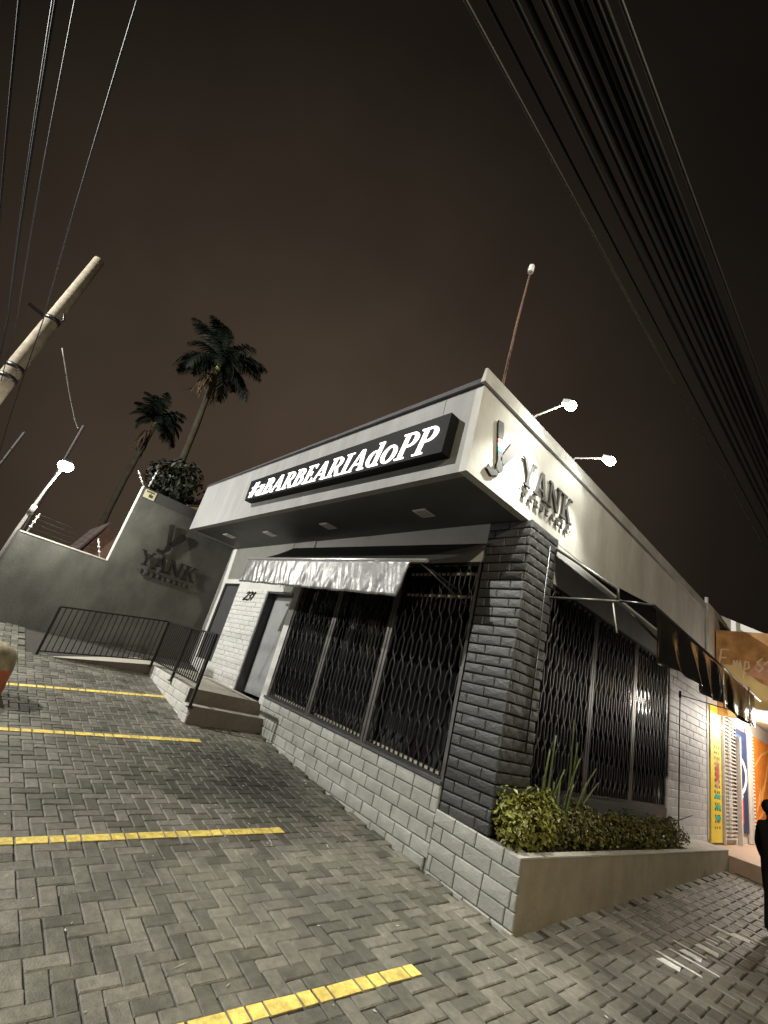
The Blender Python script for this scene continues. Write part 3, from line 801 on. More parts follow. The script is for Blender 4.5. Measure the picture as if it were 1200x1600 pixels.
def glyph(ch, T, t, s):
    h = T / 2
    if ch == 'I': return rect(.13, 0, .13 + T, 1) + rect(0, 0, .26 + T, s) + rect(0, 1 - s, .26 + T, 1), .26 + T
    if ch == 'P': return rect(.12, 0, .12 + T, 1) + rect(0, 0, .24 + T, s) + rect(0, 1 - s, .14, 1) + rect(.12 + T - .01, 1 - t, .42, 1) + rect(.12 + T - .01, .44, .42, .44 + t) + bowl(.42, .72, .33, .28, T, t, -90, 90), .76
    if ch == 'R': return glyph('P', T, t, s)[0] + stroke((.72, 0), (.46, .47), T * 1.05) + rect(.60, 0, .92, s), .84
    if ch == 'B': return rect(.12, 0, .12 + T, 1) + rect(0, 0, .14, s) + rect(0, 1 - s, .14, 1) + rect(.12 + T - .01, 1 - t, .40, 1) + rect(.12 + T - .01, .49, .42, .49 + t) + rect(.12 + T - .01, 0, .42, t) + bowl(.40, .755, .28, .245, T * .9, t, -90, 90) + bowl(.42, .285, .34, .285, T, t, -90, 90), .80
    if ch == 'A': return stroke((.12, 0), (.42, 1), t * 1.3) + stroke((.74, 0), (.46, 1), T) + rect(.22, .28, .62, .28 + t) + rect(0, 0, .26, s) + rect(.57, 0, .92, s), .90
    if ch == 'E': return rect(.12, 0, .12 + T, 1) + rect(0, 0, .14, s) + rect(0, 1 - s, .14, 1) + rect(.12, 1 - t, .64, 1) + rect(.12, .46, .48, .46 + t) + rect(.12, 0, .66, t) + rect(.57, .78, .64, 1) + rect(.58, 0, .66, .24) + rect(.43, .38, .49, .62), .70
    if ch == '#': return stroke((.18, .0), (.26, 1), .11) + stroke((.42, 0), (.50, 1), .11) + rect(.02, .62, .66, .72) + rect(.0, .28, .64, .38), .68
    if ch == 'a': return rect(.40, 0, .40 + T, .66) + bowl(.30, .20, .28, .21, T * .9, t, 60, 300) + bowl(.34, .44, .26, .24, t * 1.6, t, 0, 150) + rect(.55, 0, .70, s), .68
    if ch == 'd': return rect(.44, 0, .44 + T, 1) + rect(.34, 1 - s, .46, 1) + bowl(.34, .34, .33, .35, T, t, 40, 320) + rect(.60, 0, .74, s), .74
    if ch == 'o': return bowl(.36, .35, .36, .37, T, t, 0, 360, 20), .74
    if ch == 'Y': return rect(.34, 0, .34 + T, .46) + stroke((.34 + h, .44), (.10, 1), T) + stroke((.34 + h + .01, .44), (.72, 1), t * 1.2) + rect(.22, 0, .46 + T, s) + rect(-.04, 1 - s, .25, 1) + rect(.60, 1 - s, .84, 1), .82
    if ch == 'N': return rect(.10, 0, .10 + t * 1.2, 1) + rect(.70, 0, .70 + t * 1.2, 1) + stroke((.72, 0), (.13, 1), T) + rect(0, 0, .30, s) + rect(0, 1 - s, .12, 1) + rect(.60, 1 - s, .90, 1), .92
    if ch == 'K': return rect(.12, 0, .12 + T, 1) + rect(0, 0, .24 + T, s) + rect(0, 1 - s, .24 + T, 1) + stroke((.12 + T, .40), (.68, 1), t * 1.2) + stroke((.74, 0), (.40, .58), T) + rect(.60, 0, .90, s) + rect(.56, 1 - s, .82, 1), .86
    if ch == '2': return ribbon([(.05, .78), (.12, .93), (.3, 1.0), (.5, .92), (.55, .75), (.45, .55), (.2, .25), (.02, .06)], .13) + ribbon([(.02, .06), (.3, .06), (.58, .10)], .13), .62
    if ch == '3': return ribbon([(.05, .85), (.2, .99), (.42, .97), (.52, .8), (.42, .6), (.25, .54)], .13) + ribbon([(.25, .54), (.48, .48), (.56, .28), (.44, .06), (.2, .02), (.03, .14)], .13), .62
    if ch == '1': return ribbon([(.06, .72), (.3, 1.0)], .12) + rect(.24, 0, .38, 1.0), .44
    if ch == "'": return stroke((.1, .55), (.2, .8), .12), .25
    return [], .4
def letter_objs(text, parent, frame, x0, size_w, size_h, mat_, d0, d1, T, t, s, slant=0.0, track=0.04, name='letter', heights=None, x1=None):
    """lays text along frame.u from x0; returns end. one object per letter"""
    total = sum(glyph(c, T, t, s)[1] + track for c in text)
    kx = (x1 - x0) / total if x1 is not None else size_w
    x = 0
    for i, c in enumerate(text):
        polys, adv = glyph(c, T, t, s)
        hs = (heights[i] if heights else 1.0)
        mb = MB()
        for q, pg in enumerate(polys):
            pts = [(x0 + (x + a + slant * b) * kx, b * size_h * hs) for a, b in pg]
            mb.poly_prism(pts, frame, d0, d1 + .00035 * (q % 7))
        if polys: mb.build(name, mat_, parent)
        x += adv + track

XV, YV, ZV = Vector((1, 0, 0)), Vector((0, 1, 0)), Vector((0, 0, 1))
# ---- lit sign on the front fascia
sg = empty('lit_sign', (-3.0, -1.52, 4.6), 'long black sign box with lit white italic lettering on the front fascia', 'sign')
m = MB(); m.hexa([(-5.76, -1.60, 4.665), (-.315, -1.60, 4.585), (-.315, -A - .001, 4.585), (-5.76, -A - .001, 4.665),
                  (-5.80, -1.60, 5.135), (-.295, -1.60, 5.17), (-.295, -A - .001, 5.17), (-5.80, -A - .001, 5.135)])
m.build('sign_box', M['sign_black'], sg)
import_text = '#aBARBEARIAdoPP'
u = (Vector((-.315, 0, 4.585)) - Vector((-5.76, 0, 4.665))).normalized()
hts = [.92, .98, .92, .92, .92, .92, .93, .94, .95, .95, .97, 1.06, 1.06, 1.08, 1.08]
letter_objs('#aBARBEARIAdoPP', sg, (Vector((-5.66, -1.602, 4.705)), u, ZV, Vector((0, -1, 0))), 0.0, .4, .365, M['letter_lit'], .0, .012, .185, .07, .055, slant=.24, track=.03, heights=hts, x1=5.16)

# ---- razor logo + YANK lettering, made once for each wall
def yank_sign(origin, n, label, m_letter, coloured, standoff, depth):
    root = empty('wall_lettering', origin, label, 'sign')
    fr = (Vector(origin), YV, ZV, n)
    d0, d1 = standoff, standoff + depth
    # razor forming a Y: handle, blade, pivot and tang
    lg = MB()
    def put(mb, pts, e=0): mb.poly_prism(pts, fr, d0, d1 + e)
    # handle axis from pivot (-.52,.03) to top (-.66,.62)
    def along(a, b, w0, w1, f0, f1):
        a, b = Vector(a), Vector(b); d = b - a; nn = Vector((-d.y, d.x)).normalized()
        p, q = a + d * f0, a + d * f1
        k0, k1 = w0 + (w1 - w0) * f0, w0 + (w1 - w0) * f1
        return [tuple(p - nn * k0 / 2), tuple(p + nn * k0 / 2), tuple(q + nn * k1 / 2), tuple(q - nn * k1 / 2)]
    a, b = (-.47, .02), (-.60, .62)
    mb = MB(); put(mb, along(a, b, .085, .135, 0, .30)); mb.build('razor_handle', m_letter, root)
    mb = MB(); put(mb, along(a, b, .085, .135, .62, .95)); put(mb, along(a, b, .135, .11, .95, 1.0), .0004); mb.build('razor_handle', m_letter, root)
    for (f0, f1, mm) in ((.31, .40, M['teal']), (.41, .50, M['white']), (.51, .60, M['red'])):
        mb = MB(); put(mb, along(a, b, .085, .135, f0, f1), .001); mb.build('stripe', mm if coloured else m_letter, root)
    mb = MB(); put(mb, along((-.47, .04), (-.19, .47), .10, .19, .12, .93)); put(mb, along((-.47, .04), (-.19, .47), .185, .12, .931, 1.0), .0004); mb.build('razor_blade', m_letter, root)
    mb = MB()
    cpts = [(-.47 + .075 * math.cos(k * math.pi / 6), .0 + .075 * math.sin(k * math.pi / 6)) for k in range(12)]
    put(mb, cpts, .004); mb.build('pivot', m_letter, root)
    mb = MB(); pts = ribbon([(-.47, -.03), (-.53, -.11), (-.61, -.15), (-.69, -.12)], .075)
    for i, pg in enumerate(pts): put(mb, pg, .0005 * i)
    mb.build('tang', m_letter, root)
    return root, fr, d0, d1
root, fr, d0, d1 = yank_sign((0.002, -.40, 4.70), XV, 'grey metal razor emblem and YANK BARBEARIA letters on the street fascia', M['letter_grey'], True, .012, .02)
# text: baseline about z 4.78, from y -.33 to 1.12
letter_objs('YANK', root, (Vector((.002, -.37, 4.765)), YV, ZV, XV), 0, .4, .40, M['letter_grey'], .012, .035, .17, .085, .075, track=.05, x1=1.50)
letter_objs("'BARBEARIA'", root, (Vector((.002, -.37, 4.595)), YV, ZV, XV), .0, .2, .095, M['letter_grey'], .012, .03, .24, .14, .10, track=.45, x1=1.56, name='small_letter')
root, fr, d0, d1 = yank_sign((-W + .002, -1.20, 3.72), XV, 'black razor emblem and YANK BARBEARIA letters standing off the grey boundary wall', M['letter_black'], False, .05, .04)
for ch in root.children: ch.location.y += .0
letter_objs('YANK', root, (Vector((-W + .002, -2.20, 3.13)), YV, ZV, XV), 0, .4, .36, M['letter_black'], .05, .09, .17, .085, .075, track=.05, x1=1.5)
letter_objs("'BARBEARIA'", root, (Vector((-W + .002, -2.14, 2.93)), YV, ZV, XV), .0, .2, .10, M['letter_black'], .04, .07, .24, .14, .10, track=.45, x1=1.5, name='small_letter')
# ---- house number
hn = empty('house_number', (-7.35, -.02, 3.0), 'dark house number 231 on the white wall beside the door', 'house number')
letter_objs('231', hn, (Vector((-7.56, -.014, 2.94)), XV, ZV, Vector((0, -1, 0))), 0, .25, .21, M['letter_black'], .008, .02, .1, .1, .1, slant=.55, track=.06)

# ------------------------------------------------------------------ floodlights over the street fascia
fl0 = None
for (F, y, lab) in ((FL1, -.24, 'lit floodlight on the arm nearest the roof corner'), (FL2, 1.02, 'lit floodlight on the arm further along the street fascia')):
    r = empty('floodlight', (0, y, ZC), lab, 'floodlight', 'floodlights over the street fascia')
    m = MB(); m.tube([(-.01, y, ZC - .01), (.03, y, ZC + .05), (F.x - .02, y, F.z + .03)], .013, 7); m.tube([(-.012, y, ZC - .02), (-.012, y, ZC + .04)], .03, 8); m.build('arm', M['galv'], r)
    ax = Vector((-.45, 0, -.9)).normalized(); sx = Vector((.9, 0, -.45)).normalized()
    c = F
    def bx(o, hu, hv, t0, t1):
        pts = []
        for tt in (t0, t1):
            for (a, b) in ((-1, -1), (1, -1), (1, 1), (-1, 1)): pts.append(o + sx * a * hu + YV * b * hv + ax * tt)
        return pts
    m = MB(); m.hexa(bx(c, .06, .085, -.03, .03)); m.build('housing', M['lamp_body'], r)
    m = MB(); m.hexa(bx(c, .05, .075, .031, .048)); m.build('lens', M['flood_glow'], r)
    m = MB(); m.sphere(c + sx * .02 + ax * .03 + Vector((.03, 0, 0)), .07, 12, 8); m.build('lamp_bulb', M['flood_glow'], r)

# ------------------------------------------------------------------ roof mast
m = MB()
mast = empty('roof_mast', (-.16, -.9, ZT + .1), 'thin pale mast with a white cap standing on the roof corner', 'mast')
m.tube([(-.16, -.9, ZT + .1), (-.10, -.9, 7.2), (-.027, -.9, 8.22)], [.02, .017, .013], 8); m.build('pole', M['brick_house'], mast)
m = MB(); m.tube([(-.026, -.9, 8.21), (-.016, -.9, 8.34)], .045, 8); m.build('cap', M['white'], mast)

# ------------------------------------------------------------------ awnings
def cloth(fn, nu, nv, name, mat_, parent, th=0.004):
    """double-sided sheet with a little thickness"""
    mb = MB()
    vs = [fn(i / nu, j / nv) for j in range(nv + 1) for i in range(nu + 1)]
    n1 = nu + 1
    fs = [(j * n1 + i, j * n1 + i + 1, (j + 1) * n1 + i + 1, (j + 1) * n1 + i) for j in range(nv) for i in range(nu)]
    mb.add(vs, fs, True)
    o = mb.build(name, mat_, parent)
    so = o.modifiers.new('thickness', 'SOLIDIFY'); so.thickness = th
    return o
rw = random.Random(5)
wr = [(rw.uniform(6, 42), rw.uniform(0, 6.28), rw.uniform(.003, .010), rw.uniform(-2.5, 2.5)) for _ in range(9)]
def wrinkle(x, v): return sum(a * math.sin(f * x + p + k * v) for f, p, a, k in wr)
aw = empty('front_awning', (-3.4, -.45, 3.7), 'front awning with a dark cover and a shiny silver-grey wrinkled valance over the grilles', 'awning')
BX0, BX1 = -6.02, -.87; BY = -.88
def bz_(x): return 3.635 + (x - BX0) / (BX1 - BX0) * (3.445 - 3.635)
m = MB(); m.tube([(BX0 - .12, BY, bz_(BX0) + .012), (BX1 + .03, BY, bz_(BX1) + .004)], .026, 10); m.build('front_bar', M['alu'], aw)
cloth(lambda u_, v_: ((-5.95 + 5.42 * u_) * (1 - v_) + (BX0 + (BX1 - BX0) * u_) * v_, -.02 + (BY + .02) * v_,
      (4.23 - .2 * u_) * (1 - v_) + bz_(BX0 + (BX1 - BX0) * u_) * v_ - .06 * math.sin(math.pi * v_)), 30, 6, 'cover', M['cover'], aw)
def valance(u_, v_):
    x = BX0 + (-1.12 - BX0) * u_ - .12 * v_
    return (x, BY - .028 + wrinkle(x, 3 * v_) * (.25 + .75 * v_) * .62, bz_(x) - .01 - v_ * (.51 + .004 * math.sin(9 * x)))
cloth(valance, 150, 12, 'valance', M['tarp'], aw)
m = MB()
for x in (-5.9, -1.0):
    m = MB(); m.tube([(x, .0, 3.35), (x, BY, bz_(x))], .014, 6); m.build('arm', M['steel_black'], aw)
m = MB(); m.tube([(-1.0, BY, bz_(-1.0)), (-.75, -.02, 3.1)], .012, 6); m.build('arm', M['steel_black'], aw)

sa = empty('street_awning', (.7, 3.8, 3.6), 'black glossy tarpaulin awning on steel arms over the street windows', 'awning')
FY0, FY1 = .72, 6.45; FX = 1.36
def fz(y): return 3.43 - .012 * (y - .7)
cloth(lambda u_, v_: (.03 + (FX - .03) * v_, FY0 + (FY1 - FY0) * u_, (4.27 - .05 * u_) * (1 - v_) + fz(FY0 + (FY1 - FY0) * u_) * v_ - .05 * math.sin(math.pi * v_)), 24, 6, 'cover', M['cover'], sa)
wr2 = [(rw.uniform(2, 10), rw.uniform(0, 6.28), rw.uniform(.012, .035), rw.uniform(-2, 2)) for _ in range(7)]
def val2(u_, v_):
    y = FY0 + (5.9 - FY0) * u_
    w = sum(a * math.sin(f * y + p + k * v_) for f, p, a, k in wr2) * max(.25, 1 - u_ * .9)
    return (FX + .015 + w * v_, y + .25 * v_ * (1 - u_), fz(y) - v_ * (.58 + .03 * math.sin(3 * y)))
cloth(val2, 110, 10, 'valance', M['tarp_dark'], sa)
m = MB(); m.tube([(.05, .70, 4.22), (.95, .70, 3.62), (.96, .70, 3.47)], .022, 8); m.build('arm', M['frame_steel'], sa)
m = MB(); m.tube([(.03, .66, 3.47), (.98, .70, 3.465)], .019, 8); m.build('arm', M['frame_steel'], sa)
m = MB(); m.tube([(.96, .70, 3.46), (1.30, 1.195, 3.10)], .016, 8); m.build('arm', M['frame_steel'], sa)
m = MB(); m.tube([(.90, .70, 3.44), (.96, .72, 3.08)], .008, 6); m.build('pull_strap', M['white'], sa)
m = MB(); m.tube([(.96, .70, 3.47), (FX, .72, 3.44)], .014, 6); m.tube([(FX, FY0, fz(FY0)), (FX, FY1, fz(FY1))], .02, 8); m.build('front_bar', M['steel_black'], sa)
for y in (3.55, 5.25):
    m = MB(); m.tube([(FX + .05, y, fz(y) + .02), (FX + .055, y, fz(y) - .62)], .012, 6); m.build('valance_strap', M['alu'], sa)
# crank rod hanging by the pale brick wall, and its bracket
cr_ = empty('awning_crank', (.3, 6.4, 1.0), 'thin black awning crank rod hanging in front of the pale brick wall', 'crank rod')
m = MB(); m.tube([(.10, 6.25, 3.22), (.10, 6.27, .75)], .012, 6); m.tube([(.10, 6.25, 3.20), (1.30, 6.2, 3.02)], .010, 6); m.build('rod', M['steel_black'], cr_)
m = MB(); m.tube([(.10, 6.25, 3.15), (.10, 6.25, 3.28)], .025, 8); m.build('bracket', M['steel_black'], cr_)

# ------------------------------------------------------------------ grey boundary wall on the left
bw_ = empty('boundary_wall', (-W, -2.3, .7), 'grey rendered boundary wall stepping down away from the shop', 'wall')
WT = .16; YS = -2.80; YE = -4.62
m = MB(); m.box((-W - WT, YS, -.2), (-W, 2.5, 4.70)); m.box((-W - WT, YE, -.2), (-W, YS, 2.94)); m.build('render', M['render_grey'], bw_)
m = MB(); m.box((-W - WT, YS, 4.702), (-W + .004, 2.5, 4.975)); m.build('dark_band', M['render_dark'], bw_)
m = MB(); m.box((-W - WT - .01, YE, 2.942), (-W + .012, YS - .002, 2.972)); m.build('coping', M['coping'], bw_)
m = MB(); m.box((-W - WT - .005, YS - .025, 2.974), (-W + .006, YS - .001, 4.985)); m.build('lit_end_face', M['coping'], bw_)  # end face of the high wall, lamplight on it painted as pale colour
m = MB(); m.box((-W - WT - .01, YE - .04, -.2), (-W + .01, YE - .001, 2.975)); m.build('end_post', M['render_dark'], bw_)
# warning plaque
pq = empty('warning_plaque', (-W + .01, -2.60, 4.7), 'small pale yellow warning plaque at the top corner of the grey wall', 'sign')
m = MB(); m.box((-W + .006, -2.74, 4.72), (-W + .018, -2.46, 4.94)); m.build('plate', M['plaque'], pq)
m = MB(); m.box((-W + .0185, -2.71, 4.88), (-W + .0205, -2.50, 4.915)); m.box((-W + .0185, -2.62, 4.76), (-W + .0205, -2.52, 4.84)); m.box((-W + .0185, -2.60, 4.84), (-W + .0203, -2.57, 4.865)); m.build('print', M['ink_dark'], pq)
# electric fence posts on the wall tops
ef = empty('electric_fence', (-W - .08, -3.1, 2.97), 'electric fence of thin wires on small insulated posts along the low wall top', 'fence')
def fpost(p, q, nm='post'):
    mb = MB(); mb.tube([p, q], .016, 6); o = mb.build(nm, M['galv'], ef)
    p, q = Vector(p), Vector(q)
    for k in (.3, .55, .8):
        c = p.lerp(q, k); mb = MB(); mb.tube([c - Vector((0, 0, .012)), c + Vector((0, 0, .018))], .03, 6); mb.build('insulator', M['white'], o)
fpost((-W - .08, -2.98, 2.97), (-W - .12, -3.18, 3.38)); fpost((-W - .08, -4.5, 2.97), (-W - .12, -4.45, 3.45))
fpost((-W - .08, -2.80, 4.99), (-W - .10, -3.08, 5.32)); fpost((-W - .08, -2.70, 4.99), (-W - .10, -2.66, 5.55))
for k in range(4):
    z = 3.08 + .11 * k
    m = MB(); m.tube([(-W - .10, -4.48, z + .02), (-W - .10, -3.8, z - .01), (-W - .10, -3.05 - .05 * k, z)], .004, 4); m.build('wire', M['cable_grey'], ef)

# ------------------------------------------------------------------ lamps and poles
lp = empty('lamp_post', (-9.46, -4.66, .5), 'thin galvanised lamp post with a glaring lamp at the end of the grey wall', 'street lamp')
m = MB(); m.tube([(-9.44, -4.75, gz(-9.4, -4.7) - .2), (-9.40, -4.67, 3.0), (-9.2, -4.60, 3.95), (LAMP.x - .12, LAMP.y - .02, LAMP.z - .03)], [.045, .036, .026, .02], 10); m.build('pole', M['galv'], lp)
m = MB(); m.tube([(-9.32, -4.63, 3.36), (-9.27, -4.61, 3.56)], .055, 10); m.build('collar', M['galv'], lp)
m = MB(); m.hexa([LAMP + Vector(c) for c in ((-.2, -.09, .05), (.2, -.09, .03), (.2, .09, .03), (-.2, .09, .05), (-.16, -.06, .11), (.16, -.06, .09), (.16, .06, .09), (-.16, .06, .11))]); m.build('lamp_head', M['lamp_body'], lp)
m = MB(); m.sphere(LAMP + Vector((0, 0, -.02)), .15, 16, 10, (1.4, 1.0, .72)); m.build('lamp_lens', M['lamp_glow'], lp)
l2 = empty('lamp_post', (LAMP2.x + 1.4, LAMP2.y, 0), 'street lamp on a steel post at the kerb to the right of the forecourt', 'street lamp')
m = MB(); m.tube([(LAMP2.x + 1.4, LAMP2.y, -.4), (LAMP2.x + 1.4, LAMP2.y, 7.3), (LAMP2.x + .9, LAMP2.y, 7.8), (LAMP2.x, LAMP2.y, 7.9)], .06, 10); m.build('pole', M['galv'], l2)
m = MB(); m.box((LAMP2.x - .25, LAMP2.y - .1, 7.84), (LAMP2.x + .2, LAMP2.y + .1, 7.94)); m.build('lamp_head', M['lamp_body'], l2)
m = MB(); m.box((LAMP2.x - .2, LAMP2.y - .08, 7.82), (LAMP2.x + .15, LAMP2.y + .08, 7.838)); m.build('lamp_lens', M['flood_glow'], l2)

l3 = empty('lamp_post', (LAMP3.x, LAMP3.y - 1.6, 0), 'tall street lamp across the street in front of the forecourt', 'street lamp')
m = MB(); m.tube([(LAMP3.x, LAMP3.y - 1.6, -.6), (LAMP3.x, LAMP3.y - 1.6, 12.9), (LAMP3.x, LAMP3.y - 1.0, 13.5), (LAMP3.x, LAMP3.y, 13.6)], .07, 10); m.build('pole', M['galv'], l3)
m = MB(); m.box((LAMP3.x - .12, LAMP3.y - .25, 13.53), (LAMP3.x + .12, LAMP3.y + .25, 13.64)); m.build('lamp_head', M['lamp_body'], l3)
m = MB(); m.box((LAMP3.x - .1, LAMP3.y - .2, 13.51), (LAMP3.x + .1, LAMP3.y + .2, 13.528)); m.build('lamp_lens', M['flood_glow'], l3)

up = empty('utility_pole', (-10.75, -6.15, .4), 'pale concrete utility pole with cable brackets at the left edge', 'utility pole')
PT = CAM + ray(155, 407) * 12.5; PB = CAM + ray(2, 602) * 10.75
def pax(t): return PB.lerp(PT, t)
m = MB(); m.tube([pax(-1.6), pax(-.8), pax(0), pax(.5), pax(1.0)], [.30, .25, .20, .165, .13], 10); m.build('pole', M['concrete'], up)
for t in (.05, .12, .48):
    m = MB(); m.tube([pax(t - .012), pax(t + .012)], .215 - .06 * t, 10); m.build('band', M['steel_black'], up)
c = pax(.48)
m = MB(); m.bar(c + Vector((0, -.15, 0)), c + Vector((0, -.55, .08)), .05, .07); m.build('bracket', M['steel_black'], up)
m = MB(); m.tube([c + Vector((.12, .12, -.05)), c + Vector((.16, .2, .1)), c + Vector((.18, .14, .26))], .022, 6); m.build('bracket', M['steel_black'], up)
c = pax(.10)
m = MB(); m.bar(c + Vector((0, -.15, 0)), c + Vector((0, -.6, -.02)), .04, .04); m.build('bracket', M['steel_black'], up)
c = pax(-.05)
m = MB(); m.box(c + Vector((-.15, -.5, -.3)), c + Vector((.12, -.2, .15))); m.build('junction_box', M['cable_grey'], up)

def catenary(p, q, sag, n=18):
    p, q = Vector(p), Vector(q)
    return [p.lerp(q, i / n) - Vector((0, 0, sag * 4 * (i / n) * (1 - i / n))) for i in range(n + 1)]
# cables along the front street (run along x)
for i, (y, z, mm, r_) in enumerate([(-6.02, 6.35, 'cable_grey', .009), (-6.35, 6.2, 'cable_grey', .009), (-6.42, 6.05, 'cable', .010), (-6.46, 6.12, 'cable_grey', .009), (-6.62, 6.0, 'cable', .010), (-6.70, 5.9, 'cable_grey', .012), (-6.86, 5.85, 'cable', .010)]):
    m = MB(); m.tube(catenary((-24, y - .05, z + .1), (-6.78, y, z), .25, 10)[:-1] + catenary((-6.78, y, z), (9, y + .02, z + .25), .30, 16), r_, 6)
    lab = ['thin cable crossing the upper left sky', 'grey cable strung past the concrete pole', 'thick dark cable strung past the concrete pole', 'thin grey cable strung past the concrete pole',
           'dark bundled cable beside the concrete pole', 'pale grey cable at the left edge of the sky', 'leftmost dark cable in the corner of the sky'][i]
    m.build('cable', M[mm], None, label=lab, cat='cable', group='cables along the front street')
# bundle of cables over the footway (run along y)
cabs = [(1.48, 6.9, .014, 'cable_grey'), (1.66, 6.75, .012, 'cable'), (1.78, 6.9, .022, 'cable'), (1.86, 6.85, .02, 'cable'), (1.93, 6.95, .022, 'cable'), (2.0, 6.9, .02, 'cable'), (2.06, 6.85, .024, 'cable'),
        (2.11, 6.95, .024, 'cable'), (2.16, 6.9, .022, 'cable'), (2.21, 6.95, .024, 'cable'), (2.26, 6.9, .022, 'cable'), (2.34, 6.98, .014, 'cable_grey')]
for i, (x, z, r_, mm) in enumerate(cabs):
    m = MB(); m.tube(catenary((x - .05, -13, z + .15), (x + .02 * i, 34, z + .4 - .05 * i), .35 + .02 * (i % 3), 26), r_, 6)
    if i == 0: lab, grp = 'outer pale cable nearest the shop in the upper right sky', None
    elif i == len(cabs) - 1: lab, grp = 'outer grey cable along the right edge of the dark cable bundle', None
    elif i == 1: lab, grp = 'thin single cable between the outer pale cable and the dark bundle', None
    else: lab, grp = ('first second third fourth fifth sixth seventh eighth ninth'.split()[i - 2] + ' dark cable from the left edge of the wide bundle overhead'), 'dark cables bundled over the footway'
    m.build('cable', M[mm], None, label=lab, cat='cable', group=grp)
# drooping drop wire over the lamp
m = MB(); m.tube([(-7.30, -5.60, 6.30), (-7.293, -5.49, 6.125), (-7.291, -5.152, 5.58), (-7.274, -4.832, 5.096), (-7.24, -4.72, 4.95)], .011, 6)
m.build('drop_wire', M['coping'], None, label='short pale drop wire hanging above the glaring lamp', cat='wire')

# ------------------------------------------------------------------ vegetation
def palm(base, top, crown_r, nf, label, seed, lean):
    rnd = random.Random(seed)
    root = empty('palm_tree', base, label, 'palm tree')
    base, top = Vector(base), Vector(top)
    pts = []; rs = []
    for i in range(15):
        t = i / 14
        p = base.lerp(top, t) + Vector(lean) * math.sin(math.pi * t)
        pts.append(p); rs.append(.24 - .09 * t + (.05 if i % 2 else 0) * .4)
    m = MB(); m.tube(pts, rs, 10); m.build('trunk', M['palm_trunk'], root)
    m = MB(); m.tube([top, top + Vector((0, 0, .9))], [.2, .10], 8); m.build('crownshaft', M['shrub_bright'], root)
    c = top + Vector((0, 0, .8))
    for k in range(nf):
        az = 2 * math.pi * (k / nf) + rnd.uniform(-.25, .25)
        el = rnd.choice([.85, .5, .1, 1.2, -.25]) + rnd.uniform(-.2, .2)
        L = crown_r * rnd.uniform(.9, 1.25)
        hd = Vector((math.cos(az), math.sin(az), 0))
        ps = []; p = c.copy(); a = el
        n = 12
        for i in range(n + 1):
            ps.append(p.copy()); p = p + (hd * math.cos(a) + ZV * math.sin(a)) * (L / n); a -= (.035 + .016 * i) * rnd.uniform(.8, 1.25)
        mb = MB(); mb.tube(ps, [.045 * (1 - i / (n + 1)) + .008 for i in range(n + 1)], 4)
        for i in range(1, n):
            for sub in (0, .33, .66):
                q = ps[i].lerp(ps[i + 1], sub)
                d = (ps[i + 1] - ps[i]).normalized()
                s = d.cross(ZV).normalized()
                ll = L * .27 * math.sin(math.pi * min(.97, (i + sub + 1.2) / (n + 1.6))) + .1
                for sg_ in (-1, 1):
                    tip = q + s * sg_ * ll * .75 + d * ll * .5 - ZV * ll * rnd.uniform(.25, .7)
                    mid = q.lerp(tip, .5) + ZV * ll * .08
                    w = d * .035
                    mb.add([q - w, q + w, mid + w * 1.2, mid - w * 1.2, tip], [(0, 1, 2, 3), (3, 2, 4)])
        mb.build('frond', M['palm_leaf'], root)
    for k in range(5):      # hanging dead fronds
        az = rnd.uniform(0, 6.28); hd = Vector((math.cos(az), math.sin(az), 0))
        q = top - Vector((0, 0, .3)); mb = MB()
        for i in range(26):
            t = rnd.random()
            b_ = q + hd * (.25 + .5 * t) - ZV * (1.5 * t * t); tip = b_ + hd * rnd.uniform(-.2, .3) + Vector((rnd.uniform(-.2, .2), rnd.uniform(-.2, .2), -rnd.uniform(.3, .9)))
            w = Vector((-hd.y, hd.x, 0)) * .05
            mb.add([b_ - w, b_ + w, tip], [(0, 1, 2)])
        mb.build('dead_frond', M['dead_leaf'], root)
    return root
D1 = 27.0
pb = CAM + ray(243, 760) * D1; p1 = CAM + ray(338, 580) * D1
palm((pb.x, pb.y, 0.0), p1, 2.5, 34, 'taller palm tree with a full crown standing against the night sky', 5, (.3, .5, 0))
D2 = 33.0
pb = CAM + ray(205, 760) * D2; p2 = CAM + ray(240, 668) * D2
palm((pb.x, pb.y, 0.0), p2, 2.1, 26, 'smaller farther palm tree left of the taller palm', 9, (-.2, -.3, 0))

def leaf_cloud(name, mat_, parent, blobs, n, size, rnd, flat=0.0, kind=None):
    """small leaf faces scattered through several overlapping lumps"""
    mb = MB()
    tot = sum(b[1][0] * b[1][1] * b[1][2] for b in blobs)
    for (c, r) in blobs:
        k = int(n * (r[0] * r[1] * r[2]) / tot) + 4
        for _ in range(k):
            d = Vector((rnd.gauss(0, 1), rnd.gauss(0, 1), rnd.gauss(0, 1))).normalized() * (rnd.random() ** .45)
            p = Vector(c) + Vector((d.x * r[0], d.y * r[1], d.z * r[2]))
            nrm = (d + Vector((rnd.gauss(0, .5), rnd.gauss(0, .5), rnd.gauss(.25, .5)))).normalized()
            t = nrm.orthogonal().normalized(); t = Matrix.Rotation(rnd.uniform(0, 6.28), 3, nrm) @ t
            b2 = nrm.cross(t); s = size * rnd.uniform(.45, 1.6)
            mb.add([p - t * s * .5, p + b2 * s * .28 + nrm * s * .08, p + t * s * .5, p - b2 * s * .28 + nrm * s * .08], [(0, 1, 2, 3)])
    return mb.build(name, mat_, parent, kind=kind)
rnd = random.Random(12)
